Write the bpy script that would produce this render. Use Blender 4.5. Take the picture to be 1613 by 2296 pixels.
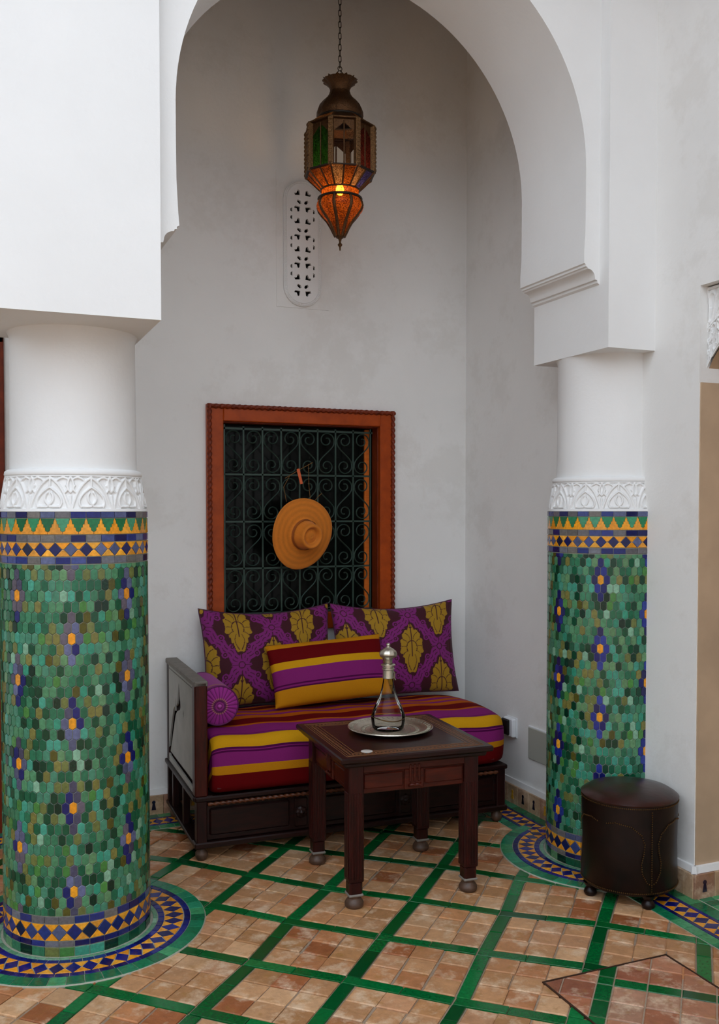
import bpy, bmesh, math, random
import numpy as np
from math import sin, cos, pi, radians, sqrt, atan2, hypot
from mathutils import Matrix, Vector
random.seed(7); RNG = np.random.default_rng(7)
S = bpy.context.scene
COL = S.collection
for o in list(bpy.data.objects): bpy.data.objects.remove(o)

# ------------------------------------------------------------------ camera
FPX, PITCH, YAW = 2145.0, 0.032, 0.395
cam = bpy.data.cameras.new('camera'); cam_o = bpy.data.objects.new('camera', cam); COL.objects.link(cam_o)
cam.sensor_fit = 'VERTICAL'; cam.sensor_height = 24.0
cam.lens = FPX / 2296 * 24.0
cam.shift_y = 64.0 / 2296
cam.clip_start = 0.05; cam.clip_end = 100
cam_o.location = (0, 0, 1.5)
cam_o.rotation_euler = (pi / 2 - PITCH, 0, -YAW)
S.camera = cam_o

# ------------------------------------------------------------------ sky + exposure
W = bpy.data.worlds.new('overcast_sky'); S.world = W; W.use_nodes = True
bg = W.node_tree.nodes['Background']
bg.inputs['Color'].default_value = (0.86, 0.945, 1.05, 1); bg.inputs['Strength'].default_value = 1.0
vs = S.view_settings
vs.view_transform = 'Standard'; vs.look = 'None'; vs.gamma = 1; vs.use_curve_mapping = False
vs.exposure = 1.42

# ------------------------------------------------------------------ colour + materials
def lin(c):
    c = c / 255.0
    return c / 12.92 if c <= 0.04045 else ((c + 0.055) / 1.055) ** 2.4
def C(r, g, b): return (lin(r), lin(g), lin(b), 1.0)
MATS = {}
class N:
    def __init__(s, name):
        s.m = bpy.data.materials.new(name); s.m.use_nodes = True; s.t = s.m.node_tree; s.t.nodes.clear()
        s.out = s.t.nodes.new('ShaderNodeOutputMaterial'); MATS[name] = s.m
    def n(s, kind, **kw):
        x = s.t.nodes.new('ShaderNode' + kind)
        for k, v in kw.items():
            if k.startswith('_'): setattr(x, k[1:], v)
            else: x.inputs[k.replace('__', ' ')].default_value = v
        return x
    def l(s, a, ao, b, bi): s.t.links.new(a.outputs[ao], b.inputs[bi])
    def surf(s, x, o='BSDF'): s.l(x, o, s.out, 'Surface'); return s.m
def coords(k, scale=(1, 1, 1), obj=False):
    tc = k.n('TexCoord'); mp = k.n('Mapping'); mp.inputs['Scale'].default_value = scale
    if obj: k.l(tc, 'Object', mp, 'Vector')
    else:
        g = k.n('NewGeometry'); k.l(g, 'Position', mp, 'Vector')
    return mp
def mixc(k, fac, a, b, blend='MIX'):
    m = k.n('Mix', _data_type='RGBA', _blend_type=blend)
    for i, v in ((0, fac), (6, a), (7, b)):
        if isinstance(v, tuple) and len(v) == 2: k.t.links.new(v[0].outputs[v[1]], m.inputs[i])
        else: m.inputs[i].default_value = v
    return (m, 2)
def ramp(k, src, stops, interp='LINEAR'):
    r = k.n('ValToRGB'); r.color_ramp.interpolation = interp; e = r.color_ramp.elements
    while len(e) > 1: e.remove(e[-1])
    e[0].position, e[0].color = stops[0]
    for p, c in stops[1:]:
        x = e.new(p); x.color = c
    k.t.links.new(src[0].outputs[src[1]], r.inputs['Fac']); return (r, 'Color')
def noise(k, mp, scale, detail=4, rough=0.55):
    n = k.n('TexNoise', Scale=scale, Detail=detail, Roughness=rough); k.l(mp, 'Vector', n, 'Vector'); return n
def bump(k, src, strength, dist=0.002, bs=None):
    b = k.n('Bump', Strength=strength, Distance=dist); k.t.links.new(src[0].outputs[src[1]], b.inputs['Height'])
    if bs: k.l(b, 'Normal', bs, 'Normal')
    return b
W1 = (1, 1, 1, 1); G0 = (0, 0, 0, 1)
def simple(name, col, rough=0.6, metal=0.0, nscale=0, namt=0.2, bstr=0.0, spec=0.5, coat=0.0):
    k = N(name); bs = k.n('BsdfPrincipled', Roughness=rough, Metallic=metal)
    bs.inputs['Base Color'].default_value = col
    bs.inputs['Specular IOR Level'].default_value = spec; bs.inputs['Coat Weight'].default_value = coat
    if nscale:
        n = noise(k, coords(k), nscale)
        lo = tuple(c * (1 - namt) for c in col[:3]) + (1,); hi = tuple(min(1, c * (1 + namt)) for c in col[:3]) + (1,)
        r = ramp(k, (n, 'Fac'), [(0.3, lo), (0.7, hi)]); k.t.links.new(r[0].outputs[0], bs.inputs['Base Color'])
        if bstr: bump(k, (n, 'Fac'), bstr, 0.003, bs)
    return k.surf(bs)
def plaster(name, col, stain=0.0):
    k = N(name); bs = k.n('BsdfPrincipled', Roughness=0.85); bs.inputs['Specular IOR Level'].default_value = 0.2
    mp = coords(k); n = noise(k, mp, 2.2, 5); n2 = noise(k, mp, 60, 3)
    lo = tuple(c * 0.94 for c in col[:3]) + (1,)
    r = ramp(k, (n, 'Fac'), [(0.3, lo), (0.7, col)])
    if stain:
        n3 = noise(k, mp, 3.3, 6, 0.7); f = ramp(k, (n3, 'Fac'), [(0.52, G0), (0.62, (stain,) * 3 + (1,))])
        r = mixc(k, f, r, C(176, 166, 150))
    k.t.links.new(r[0].outputs[r[1]], bs.inputs['Base Color'])
    ad = k.n('Math', _operation='MULTIPLY_ADD'); ad.inputs[1].default_value = 0.25
    k.l(n2, 'Fac', ad, 0); k.l(n, 'Fac', ad, 2); bump(k, (ad, 0), 0.25, 0.012, bs)
    return k.surf(bs)
def wood(name, dark, light, rough=0.4, axis=(1, 1, 12), scale=9, coat=0.0):
    k = N(name); bs = k.n('BsdfPrincipled', Roughness=rough); bs.inputs['Coat Weight'].default_value = coat; bs.inputs['Specular IOR Level'].default_value = 0.28
    mp = coords(k, axis, True); n = noise(k, mp, scale, 6, 0.6)
    r = ramp(k, (n, 'Fac'), [(0.3, dark), (0.75, light)]); k.t.links.new(r[0].outputs[0], bs.inputs['Base Color'])
    bump(k, (n, 'Fac'), 0.25, 0.002, bs); return k.surf(bs)
def glaze(name, vc, rough=0.18, var=0.35, terra=False, spec=0.5):
    k = N(name); bs = k.n('BsdfPrincipled', Roughness=rough); bs.inputs['Specular IOR Level'].default_value = spec
    if vc: a = k.n('Attribute', _attribute_name='Col'); src = (a, 'Color')
    else: a = k.n('ObjectInfo'); src = (a, 'Color')
    mp = coords(k); n = noise(k, mp, 90 if not terra else 26, 5, 0.65)
    f = ramp(k, (n, 'Fac'), [(0.3, (1 - var,) * 3 + (1,)), (0.7, (1 + (0 if terra else var * 0.5),) * 3 + (1,))])
    c = mixc(k, 1.0, src, f, 'MULTIPLY')
    if terra:
        n2 = noise(k, mp, 11, 6, 0.7); f2 = ramp(k, (n2, 'Fac'), [(0.5, G0), (0.66, (0.62,) * 3 + (1,))])
        c = mixc(k, f2, c, C(226, 200, 170))
        n3 = noise(k, mp, 17, 5, 0.7); f3 = ramp(k, (n3, 'Fac'), [(0.55, G0), (0.68, (0.55,) * 3 + (1,))])
        c = mixc(k, f3, c, C(150, 108, 52))
    k.t.links.new(c[0].outputs[c[1]], bs.inputs['Base Color'])
    n4 = noise(k, mp, 240 if not terra else 60, 3); bump(k, (n4, 'Fac'), 0.12 if not terra else 0.45, 0.001 if not terra else 0.004, bs)
    return k.surf(bs)
def glass(name, col, tint=1.0, rough=0.08, gl=0.12):
    k = N(name); tr = k.n('BsdfTransparent'); tr.inputs['Color'].default_value = col
    g = k.n('BsdfGlossy', Roughness=rough); lw = k.n('LayerWeight', Blend=gl); mx = k.n('MixShader')
    k.l(lw, 'Fresnel', mx, 0); k.l(tr, 0, mx, 1); k.l(g, 0, mx, 2); return k.surf(mx, 0)
def tglass(name, col):       # hammered coloured glass: lets light through and scatters it
    k = N(name); bs = k.n('BsdfPrincipled', Roughness=0.2); bs.inputs['Base Color'].default_value = col
    tr = k.n('BsdfTransparent'); tr.inputs['Color'].default_value = col
    tl = k.n('BsdfTranslucent'); tl.inputs['Color'].default_value = col
    n = noise(k, coords(k), 210, 3); bump(k, (n, 'Fac'), 0.8, 0.002, bs)
    n2 = noise(k, coords(k), 34, 3)
    f = ramp(k, (n, 'Fac'), [(0.38, (.30, .26, .24, 1)), (0.64, (1.7, 1.6, 1.5, 1))]); f2 = ramp(k, (n2, 'Fac'), [(0.35, (.55, .5, .5, 1)), (0.65, W1)])
    c = mixc(k, 1.0, mixc(k, 1.0, col, f, 'MULTIPLY'), f2, 'MULTIPLY')
    for q in (tl, tr, bs): k.t.links.new(c[0].outputs[c[1]], q.inputs[0])
    m1 = k.n('MixShader', Fac=0.45); k.l(tr, 0, m1, 1); k.l(tl, 0, m1, 2)
    m2 = k.n('MixShader', Fac=0.22); k.l(m1, 0, m2, 1); k.l(bs, 0, m2, 2); return k.surf(m2, 0)
def vcol(name, rough=0.75, weave=400, spec=0.3, sheen=0.3):
    k = N(name); bs = k.n('BsdfPrincipled', Roughness=rough); bs.inputs['Specular IOR Level'].default_value = spec
    bs.inputs['Sheen Weight'].default_value = sheen * 0.3
    a = k.n('Attribute', _attribute_name='Col'); k.l(a, 'Color', bs, 'Base Color')
    if weave:
        n = noise(k, coords(k), weave, 2); bump(k, (n, 'Fac'), 0.25, 0.001, bs)
    return k.surf(bs)
def stripes(name, stops):
    k = N(name); bs = k.n('BsdfPrincipled', Roughness=0.8); bs.inputs['Specular IOR Level'].default_value = 0.08
    a = k.n('Attribute', _attribute_name='st'); r = ramp(k, (a, 'Fac'), stops, 'CONSTANT')
    mp = coords(k, (1, 1, 1)); n = noise(k, mp, 500, 2)
    f = ramp(k, (n, 'Fac'), [(0.3, (.85, .85, .85, 1)), (0.7, W1)]); c = mixc(k, 1.0, r, f, 'MULTIPLY')
    k.t.links.new(c[0].outputs[c[1]], bs.inputs['Base Color']); bump(k, (n, 'Fac'), 0.2, 0.001, bs); return k.surf(bs)
def emit(name, col, st):
    k = N(name); e = k.n('Emission', Strength=st); e.inputs['Color'].default_value = col; return k.surf(e, 'Emission')

WHITE = plaster('white_plaster', (0.82, 0.82, 0.81, 1))
WALLW = plaster('aged_white_plaster', (0.82, 0.812, 0.79, 1), 0.12)
TADEL = simple('beige_tadelakt', C(186, 160, 132), 0.6, nscale=4, namt=0.12)
GROUT = simple('grey_grout', C(150, 130, 110), 0.9, nscale=40, namt=0.15)
GROUTL = simple('pale_grout', C(158, 158, 142), 0.9, nscale=60, namt=0.12)
GLZ = glaze('glazed_zellige', False); GLZV = glaze('glazed_zellige_field', True)
TER = glaze('terracotta_tile', False, 0.42, 0.3, True, 0.35); TERV = glaze('terracotta_field', True, 0.42, 0.3, True, 0.35)
DWOOD = wood('dark_stained_wood', C(14, 4, 3), C(40, 13, 8), 0.4, (2, 12, 12), 6)
DWOODV = wood('dark_stained_wood_upright', C(16, 4, 4), C(46, 12, 9), 0.4, (14, 14, 1.5), 6)
RWOOD = wood('red_brown_wood', C(142, 54, 6), C(172, 70, 12), 0.4, (3, 8, 3), 6)
RWOODD = wood('carved_red_brown_wood', C(88, 28, 6), C(128, 46, 12), 0.45, (3, 8, 3), 6)
IRON = simple('green_black_iron', C(46, 66, 58), 0.4, 0.3)
PANE = simple('dark_interior_pane', C(8, 11, 9), 0.18, spec=0.15)
BRASS = simple('tarnished_brass', C(84, 56, 32), 0.42, 0.8, 220, 0.45, 0.8)
BRASSL = simple('worn_brass_fretwork', C(118, 86, 54), 0.38, 0.8, 260, 0.7, 1.0)
IRONB = simple('blackened_iron', C(38, 32, 26), 0.5, 0.6)
SILVER = simple('silver_metal', C(214, 208, 192), 0.34, 1.0, 120, 0.12, 0.3)
SILVERE = simple('engraved_silver', C(170, 165, 148), 0.32, 1.0, 320, 0.4, 1.0)
CGLASS = glass('clear_glass', (0.985, 0.99, 0.985, 1), rough=0.03, gl=0.18)
CPANE = glass('clear_pane_glass', (0.88, 0.85, 0.8, 1), gl=0.08)
LEATHER = simple('dark_brown_leather', C(20, 7, 5), 0.38, 0, 14, 0.5, 0.4, 0.3)
LEATHERT = simple('worn_brown_leather', C(44, 15, 11), 0.3, 0, 20, 0.35, 0.4)
STUD = simple('brass_stud', C(96, 70, 40), 0.35, 0.9)
GPAINT = simple('grey_white_paint', C(166, 164, 158), 0.7, 0, 9, 0.12)
GTOP = simple('grey_painted_wood', C(112, 106, 98), 0.6, 0, 20, 0.2)
STRAWM = None
PLW = simple('white_plastic', (0.8, 0.82, 0.84, 1), 0.35)
PLG = simple('grey_plate_paint', C(168, 168, 158), 0.5)
BLK = simple('black_plastic', (0.008, 0.008, 0.008, 1), 0.3)
PURF = vcol('purple_velvet'); DAMF = vcol('damask_fabric'); STRAW = vcol('woven_straw', 0.75, 300)
TEAK = wood('door_wood', C(42, 18, 12), C(84, 36, 22), 0.5, (10, 10, 1), 5)
CEILW = wood('ceiling_wood', C(92, 56, 30), C(140, 92, 54), 0.6, (1, 10, 10), 5)
BULB = emit('warm_bulb', (1.0, 0.60, 0.26, 1), 42)
FOOTC = simple('worn_wood_foot', C(78, 56, 42), 0.5, 0, 60, 0.3)

# ------------------------------------------------------------------ mesh helpers
class MB:
    def __init__(s): s.v = []; s.f = []; s.c = []; s.st = []
    def add(s, vs_, fs, c=None, st=None):
        o = len(s.v); s.v += [tuple(p) for p in vs_]; s.f += [tuple(i + o for i in f) for f in fs]
        if c is not None: s.c += [c] * len(vs_) if not isinstance(c, list) else c
        if st is not None: s.st += st
        return s
    def box(s, x0, x1, y0, y1, z0, z1, M=None, c=None):
        v = [(x, y, z) for z in (z0, z1) for y in (y0, y1) for x in (x0, x1)]
        if M is not None: v = [tuple(M @ Vector(p)) for p in v]
        return s.add(v, [(0, 2, 3, 1), (4, 5, 7, 6), (0, 1, 5, 4), (1, 3, 7, 5), (3, 2, 6, 7), (2, 0, 4, 6)], c)
    def cbox(s, x0, x1, y0, y1, z0, z1, b=0.004, M=None):      # chamfered box
        X = (x0, x1); Y = (y0, y1); Z = (z0, z1); vs_ = []; idx = {}
        for i in (0, 1):
            for j in (0, 1):
                for k in (0, 1):
                    dx, dy, dz = [b if q == 0 else -b for q in (i, j, k)]
                    for a, p in (('x', (X[i], Y[j] + dy, Z[k] + dz)), ('y', (X[i] + dx, Y[j], Z[k] + dz)), ('z', (X[i] + dx, Y[j] + dy, Z[k]))):
                        idx[i, j, k, a] = len(vs_); vs_.append(p)
        I = lambda i, j, k, a: idx[i, j, k, a]; F = []
        for i in (0, 1):
            F.append([I(i, 0, 0, 'x'), I(i, 1, 0, 'x'), I(i, 1, 1, 'x'), I(i, 0, 1, 'x')][::(1 if i else -1)])
            F.append([I(0, i, 0, 'y'), I(0, i, 1, 'y'), I(1, i, 1, 'y'), I(1, i, 0, 'y')][::(1 if i else -1)])
            F.append([I(0, 0, i, 'z'), I(1, 0, i, 'z'), I(1, 1, i, 'z'), I(0, 1, i, 'z')][::(1 if i else -1)])
        for i in (0, 1):
            for j in (0, 1):
                F.append([I(i, j, 0, 'x'), I(i, j, 1, 'x'), I(i, j, 1, 'y'), I(i, j, 0, 'y')])
                F.append([I(i, 0, j, 'x'), I(i, 1, j, 'x'), I(i, 1, j, 'z'), I(i, 0, j, 'z')])
                F.append([I(0, i, j, 'y'), I(1, i, j, 'y'), I(1, i, j, 'z'), I(0, i, j, 'z')])
                for k in (0, 1): F.append([I(i, j, k, 'x'), I(i, j, k, 'y'), I(i, j, k, 'z')])
        if M is not None: vs_ = [tuple(M @ Vector(p)) for p in vs_]
        return s.add(vs_, F)
    def prism(s, poly, z0, z1, inset=0.0, fn=None, c=None):   # chamfered prism on a 2D polygon
        n = len(poly); cx = sum(p[0] for p in poly) / n; cy = sum(p[1] for p in poly) / n
        h = z1 - z0; q = []
        for x, y in poly:
            L = hypot(x - cx, y - cy) or 1; k = max(0.0, 1 - inset * 1.3 / L); q.append((cx + (x - cx) * k, cy + (y - cy) * k))
        v = [(x, y, z0) for x, y in poly] + [(x, y, z1 - min(inset, h) * 0.7) for x, y in poly] + [(x, y, z1) for x, y in q]
        f = []
        for i in range(n):
            j = (i + 1) % n; f += [(i, j, n + j, n + i), (n + i, n + j, 2 * n + j, 2 * n + i)]
        f.append(tuple(range(2 * n, 3 * n)))
        if fn: v = [fn(*p) for p in v]
        return s.add(v, f, c)
    def lathe(s, prof, n=32, a0=0.0, a1=2 * pi, cx=0, cy=0, rf=None, c=None):
        full = abs(a1 - a0 - 2 * pi) < 1e-6; m = n if full else n + 1; v = []
        for r, z in prof:
            for i in range(m):
                a = a0 + (a1 - a0) * i / n; rr = r * (rf(a, z) if rf else 1); v.append((cx + rr * cos(a), cy + rr * sin(a), z))
        f = []
        for j in range(len(prof) - 1):
            for i in range(n):
                k = (i + 1) % m; f.append((j * m + i, j * m + k, (j + 1) * m + k, (j + 1) * m + i))
        return s.add(v, f, c)
    def tube(s, pts, r, n=8, closed=False, cap=True):
        P = [Vector(p) for p in pts]; m = len(P); v = []; up = None
        for i, p in enumerate(P):
            a = P[(i - 1) % m] if (closed or i > 0) else p; b = P[(i + 1) % m] if (closed or i < m - 1) else p
            t = (b - a).normalized()
            if up is None: up = Vector((0, 0, 1)) if abs(t.z) < 0.9 else Vector((1, 0, 0))
            x = up.cross(t).normalized(); y = t.cross(x).normalized(); up = y
            rr = r[i] if isinstance(r, (list, tuple)) else r
            v += [tuple(p + x * rr * cos(2 * pi * k / n) + y * rr * sin(2 * pi * k / n)) for k in range(n)]
        f = []
        for i in range(m if closed else m - 1):
            for k in range(n):
                j = (i + 1) % m; f.append((i * n + k, i * n + (k + 1) % n, j * n + (k + 1) % n, j * n + k))
        if cap and not closed: f += [tuple(range(n))[::-1], tuple((m - 1) * n + k for k in range(n))]
        return s.add(v, f)
    def twist(s, p0, p1, r, pitch, n=10, step=None):          # twisted rope-carved moulding
        p0, p1 = Vector(p0), Vector(p1); L = (p1 - p0).length; t = (p1 - p0) / L
        u = Vector((0, 0, 1)) if abs(t.z) < 0.9 else Vector((0, 1, 0)); x = u.cross(t).normalized(); y = t.cross(x)
        m = max(2, int(L / (step or pitch / 6))); v = []
        for i in range(m + 1):
            d = L * i / m
            for k in range(n):
                a = 2 * pi * k / n; rr = r * (1 + 0.28 * cos(2 * (a - pi * d / pitch)))
                v.append(tuple(p0 + t * d + x * rr * cos(a) + y * rr * sin(a)))
        f = [(i * n + k, i * n + (k + 1) % n, (i + 1) * n + (k + 1) % n, (i + 1) * n + k) for i in range(m) for k in range(n)]
        f += [tuple(range(n))[::-1], tuple(m * n + k for k in range(n))]
        return s.add(v, f)
    def grid(s, V, nu, nv, c=None, st=None, wrapu=False):     # V: list of nv rows of nu points
        f = [(j * nu + i, j * nu + (i + 1) % nu, (j + 1) * nu + (i + 1) % nu, (j + 1) * nu + i) for j in range(nv - 1) for i in range(nu if wrapu else nu - 1)]
        return s.add(V, f, c, st)
    def data(s, name, mat, smooth=0):
        me = bpy.data.meshes.new(name); me.from_pydata(s.v, [], s.f); 
        if mat: me.materials.append(mat)
        if s.c:
            a = me.color_attributes.new('Col', 'FLOAT_COLOR', 'POINT'); a.data.foreach_set('color', np.array(s.c, dtype=np.float32).ravel())
        if s.st:
            a = me.attributes.new('st', 'FLOAT', 'POINT'); a.data.foreach_set('value', np.array(s.st, dtype=np.float32))
        if smooth:
            me.polygons.foreach_set('use_smooth', [True] * len(me.polygons)); me.set_sharp_from_angle(angle=radians(smooth))
        me.update(); return me
    def build(s, name, mat, parent=None, smooth=0, loc=None, rot=None, weld=False):
        me = s.data(name, mat, smooth if not weld else 0)
        bm = bmesh.new(); bm.from_mesh(me)
        if weld: bmesh.ops.remove_doubles(bm, verts=bm.verts, dist=1e-5)
        bmesh.ops.recalc_face_normals(bm, faces=bm.faces); bm.to_mesh(me); bm.free()
        if weld and smooth:
            me.polygons.foreach_set('use_smooth', [True] * len(me.polygons)); me.set_sharp_from_angle(angle=radians(smooth))
        return ob(name, me, parent, loc, rot)
def ob(name, data, parent=None, loc=None, rot=None, M=None):
    o = bpy.data.objects.new(name, data); COL.objects.link(o)
    if parent: o.parent = parent
    if M is not None: o.matrix_local = M
    if loc: o.location = loc
    if rot: o.rotation_euler = rot
    return o
def tag(o, label=None, cat=None, group=None, kind=None):
    if label: o['label'] = label
    if cat: o['category'] = cat
    if group: o['group'] = group
    if kind: o['kind'] = kind
    return o
def thing(name, label, cat, loc=(0, 0, 0), rz=0, group=None):
    return tag(ob(name, None, None, loc, (0, 0, rz)), label, cat, group)
def struct(name, label, cat='wall', loc=(0, 0, 0)):
    return tag(ob(name, None, None, loc), label, cat, None, 'structure')
def fill2d(loops, depth):                                     # filled outline with holes -> verts, faces (z = +-depth/2)
    cu = bpy.data.curves.new('outline', 'CURVE'); cu.dimensions = '2D'; cu.fill_mode = 'BOTH'; cu.extrude = depth / 2
    for lp in loops:
        sp = cu.splines.new('POLY'); sp.points.add(len(lp) - 1)
        for p, q in zip(sp.points, lp): p.co = (q[0], q[1], 0, 1)
        sp.use_cyclic_u = True
    o = bpy.data.objects.new('outline', cu); COL.objects.link(o); bpy.context.view_layer.update()
    me = bpy.data.meshes.new_from_object(o.evaluated_get(bpy.context.evaluated_depsgraph_get()))
    v = [tuple(p.co) for p in me.vertices]; f = [tuple(p.vertices) for p in me.polygons]
    bpy.data.objects.remove(o); bpy.data.curves.remove(cu); bpy.data.meshes.remove(me); return v, f
def clip(poly, a, b, c):                                      # keep a*x+b*y<=c
    out = []
    for i in range(len(poly)):
        p, q = poly[i], poly[(i + 1) % len(poly)]; dp = a * p[0] + b * p[1] - c; dq = a * q[0] + b * q[1] - c
        if dp <= 0: out.append(p)
        if dp * dq < 0: t = dp / (dp - dq); out.append((p[0] + (q[0] - p[0]) * t, p[1] + (q[1] - p[1]) * t))
    return out
def area(p): return abs(sum(p[i][0] * p[(i + 1) % len(p)][1] - p[(i + 1) % len(p)][0] * p[i][1] for i in range(len(p)))) / 2
def jit(c, v=0.06): k = 1 + random.uniform(-v, v) * 2; return tuple(min(1, max(0, q * k)) for q in c[:3]) + (1,)

XR, YB = 2.60, 4.70            # right wall, back wall
LC = (0.375, 3.54); RC = (2.592, 3.42); CR = 0.251
YF, YA, YK = 3.13, 3.19, 3.66  # pilaster front, arch face, arcade back
ZT = 5.6

# ================================================================== the setting
# ---- back wall with the window opening
OX0, OX1, OZ0, OZ1 = 1.195, 2.09, 0.90, 1.965
wb = struct('wall_back', 'white plastered back wall of the alcove behind the daybed')
m = MB(); y0, y1 = YB, YB + 0.3
v, f = fill2d([[(-5.5, 0), (XR + 0.3, 0), (XR + 0.3, ZT), (-5.5, ZT)],
               [(OX0, OZ0), (OX1, OZ0), (OX1, OZ1), (OX0, OZ1)],
               [(-0.75, 0.0 + 0.004), (0.19, 0.004), (0.19, 2.35), (-0.75, 2.35)],
               [(1.56, 2.58), (1.715, 2.58), (1.715, 3.16), (1.56, 3.16)]], 0.3)
m.add([(x, YB + 0.15 + z, y) for x, y, z in v], f)
m.build('wall_surface', WALLW, wb)
# ---- right wall with doorway (opening from y=2.876 towards the viewer)
wr = struct('wall_right', 'white right hand wall with damp marks beside the daybed')
DY, DZ = 2.876, 2.35
m = MB(); v, f = fill2d([[(-7, 0), (DY - 1.05, 0), (DY - 1.05, DZ), (DY, DZ), (DY, 0), (YB, 0), (YB, ZT), (-7, ZT)]], 0.4)
m.add([(XR + 0.2 + z, x, y) for x, y, z in v], f); m.build('wall_surface', WALLW, wr)
MB().box(XR + 0.004, XR + 0.4, DY - 0.006, DY, 0.0, 1.985).build('door_jamb', TADEL, wr)
MB().box(XR + 0.4, XR + 0.42, DY - 1.3, DY + 0.2, 0, 2.4).build('doorway_backing', TADEL, wr)
# ---- arcade wall with two horseshoe arches
ACX, ACZ, AR = 1.487, 2.85, 0.815
def impost(side, zo, xb):     # profile from block corner up to the springing, side=+1 right jamb, -1 left
    P = [(0.0, -0.075), (0.010, -0.068), (0.010, -0.058), (0.020, -0.056), (0.022, -0.048)]
    for i in range(7):
        a = i / 6 * pi / 2; P.append((0.022 + 0.034 * (1 - cos(a)), -0.048 + 0.032 * sin(a)))
    P += [(0.058, -0.010), (0.066, -0.008), (0.066, 0.0), (0.074, 0.004)]
    return [(xb - side * p, 2.475 + zo + q) for p, q in P]
def arch(cx, xbR, xbL, zoR, zoL):
    R = impost(1, zoR, xbR) + [(cx + AR - 0.006, 2.53 + zoR), (cx + AR - 0.001, 2.60), (cx + AR, 2.72)]
    A = [(cx + AR * cos(a), ACZ + AR * sin(a)) for a in np.linspace(0, pi, 65)]
    L = impost(-1, zoL, xbL) + [(cx - AR + 0.006, 2.53 + zoL), (cx - AR + 0.001, 2.60), (cx - AR, 2.72)]
    return R + A + L[::-1]
wf = struct('wall_front', 'white arcade wall with tall horseshoe arch over the alcove')
ZR, ZL = 2.143, 2.115
xl0, xl1 = 0.115, 0.608
outline = [(XR, ZT), (XR, ZR), (2.37, ZR)] + arch(ACX, 2.37, xl1, 0.0, -0.036) + [(xl1, ZL), (xl0, ZL)]
cx2 = -0.767
outline += arch(cx2, xl0, -1.645, -0.036, -0.036) + [(-1.645, ZL), (-5.5, ZL), (-5.5, ZT)]
v, f = fill2d([outline], YK - YA)
m = MB(); m.add([(x, (YA + YK) / 2 + z, y) for x, y, z in v], f); m.build('arch_wall', WHITE, wf, smooth=30, weld=True)
MB().box(2.37, XR + 0.01, YF, YA, ZR, ZT).build('pilaster', WHITE, wf)
MB().box(xl0, xl1, YF, YA, ZL, ZT).build('pilaster', WHITE, wf)
MB().box(-2.14, -1.645, YF, YA, ZL, ZT).build('pilaster', WHITE, wf)
# ---- ceiling of the gallery, far courtyard walls
ce = struct('ceiling', 'wooden boarded ceiling of the gallery above the lantern', 'ceiling')
for i in range(7):
    MB().cbox(-5.5, XR, YK + i * 0.149, YK + i * 0.149 + 0.146, 4.62, 4.65, 0.003).build('plank', CEILW, ce)
MB().box(-5.5, XR + 0.3, YA, YB + 0.3, 4.655, 4.8).build('ceiling_slab', WHITE, ce)
wl = struct('wall_left', 'white courtyard wall on the far left side'); MB().box(-5.7, -5.5, -7, YA, 0, 4.2).build('wall_surface', WHITE, wl); MB().box(-5.7, -5.5, YA, YB + 0.3, 0, ZT).build('gallery_end', WHITE, wl)
wc = struct('wall_courtyard', 'white courtyard wall behind the viewer'); MB().box(-5.7, XR + 0.4, -7.2, -7, 0, 4.6).build('wall_surface', WHITE, wc)

tr1 = struct('trim_1', 'dark wooden eaves overhanging the courtyard walls above the arches', 'eaves')
MB().box(-5.5, XR, 2.45, YA, 4.30, 4.40).build('eaves_board', CEILW, tr1)
MB().box(1.85, XR, -7.0, 2.45, 4.30, 4.40).build('eaves_board', CEILW, tr1)
# ---- floor
fl = struct('floor', 'terracotta floor with green glazed lattice lines and mosaic borders', 'floor')
m = MB(); m.box(-5.7, XR + 1.2, -7.2, YB + 0.3, -0.15, -0.006); m.build('floor_bed', GROUT, fl)
GO = np.array([1.32546, 4.02257]); GA = np.array([-0.23627, -0.24947]); GB = np.array([0.25702, -0.24242])
DEL = {(1, -1): (.018, .015), (1, 0): (-.005, -.007), (1, 1): (-.019, -.017), (1, 2): (0, -.012), (1, 3): (-.005, -.012), (1, 4): (.011, .014), (1, 5): (-.004, .01),
       (2, 0): (.013, .003), (2, 1): (-.018, -.001), (2, 2): (-.011, -.011), (2, 3): (-.001, -.007), (2, 4): (.013, .013), (3, 1): (.001, -.009), (3, 2): (.001, -.003),
       (3, 3): (.005, -.015), (0, 2): (.014, .007), (0, 3): (-.01, .008), (4, 1): (.004, .004), (4, 0): (-.006, .02)}
def gp(a, b): return GO + a * GA + b * GB + np.array(DEL.get((a, b), (0, 0)))
TERC = [C(186, 144, 106), C(182, 134, 94), C(192, 152, 114), C(174, 122, 84), C(196, 160, 124), C(172, 130, 90), C(182, 140, 102), C(184, 142, 108), C(156, 98, 62)]
TERC = [(c[0] * 1.14, c[1] * 1.03, c[2] * .94, 1) for c in TERC]
GREEN = [C(2, 88, 38), C(4, 98, 46), C(0, 76, 34), C(8, 108, 52), C(3, 92, 40)]
HX0, HX1, HY0, HY1 = 1.686, 2.178, 2.045, 2.537
def covered(p, r=0.42):
    return all(hypot(q[0] - LC[0], q[1] - LC[1]) < r or hypot(q[0] - RC[0], q[1] - RC[1]) < r or q[0] > XR - 0.2 or q[1] > YB - 0.2 for q in p)
def inhatch(p): return all(HX0 < q[0] < HX1 and HY0 < q[1] < HY1 for q in p)
terr, grn = [], []
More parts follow.
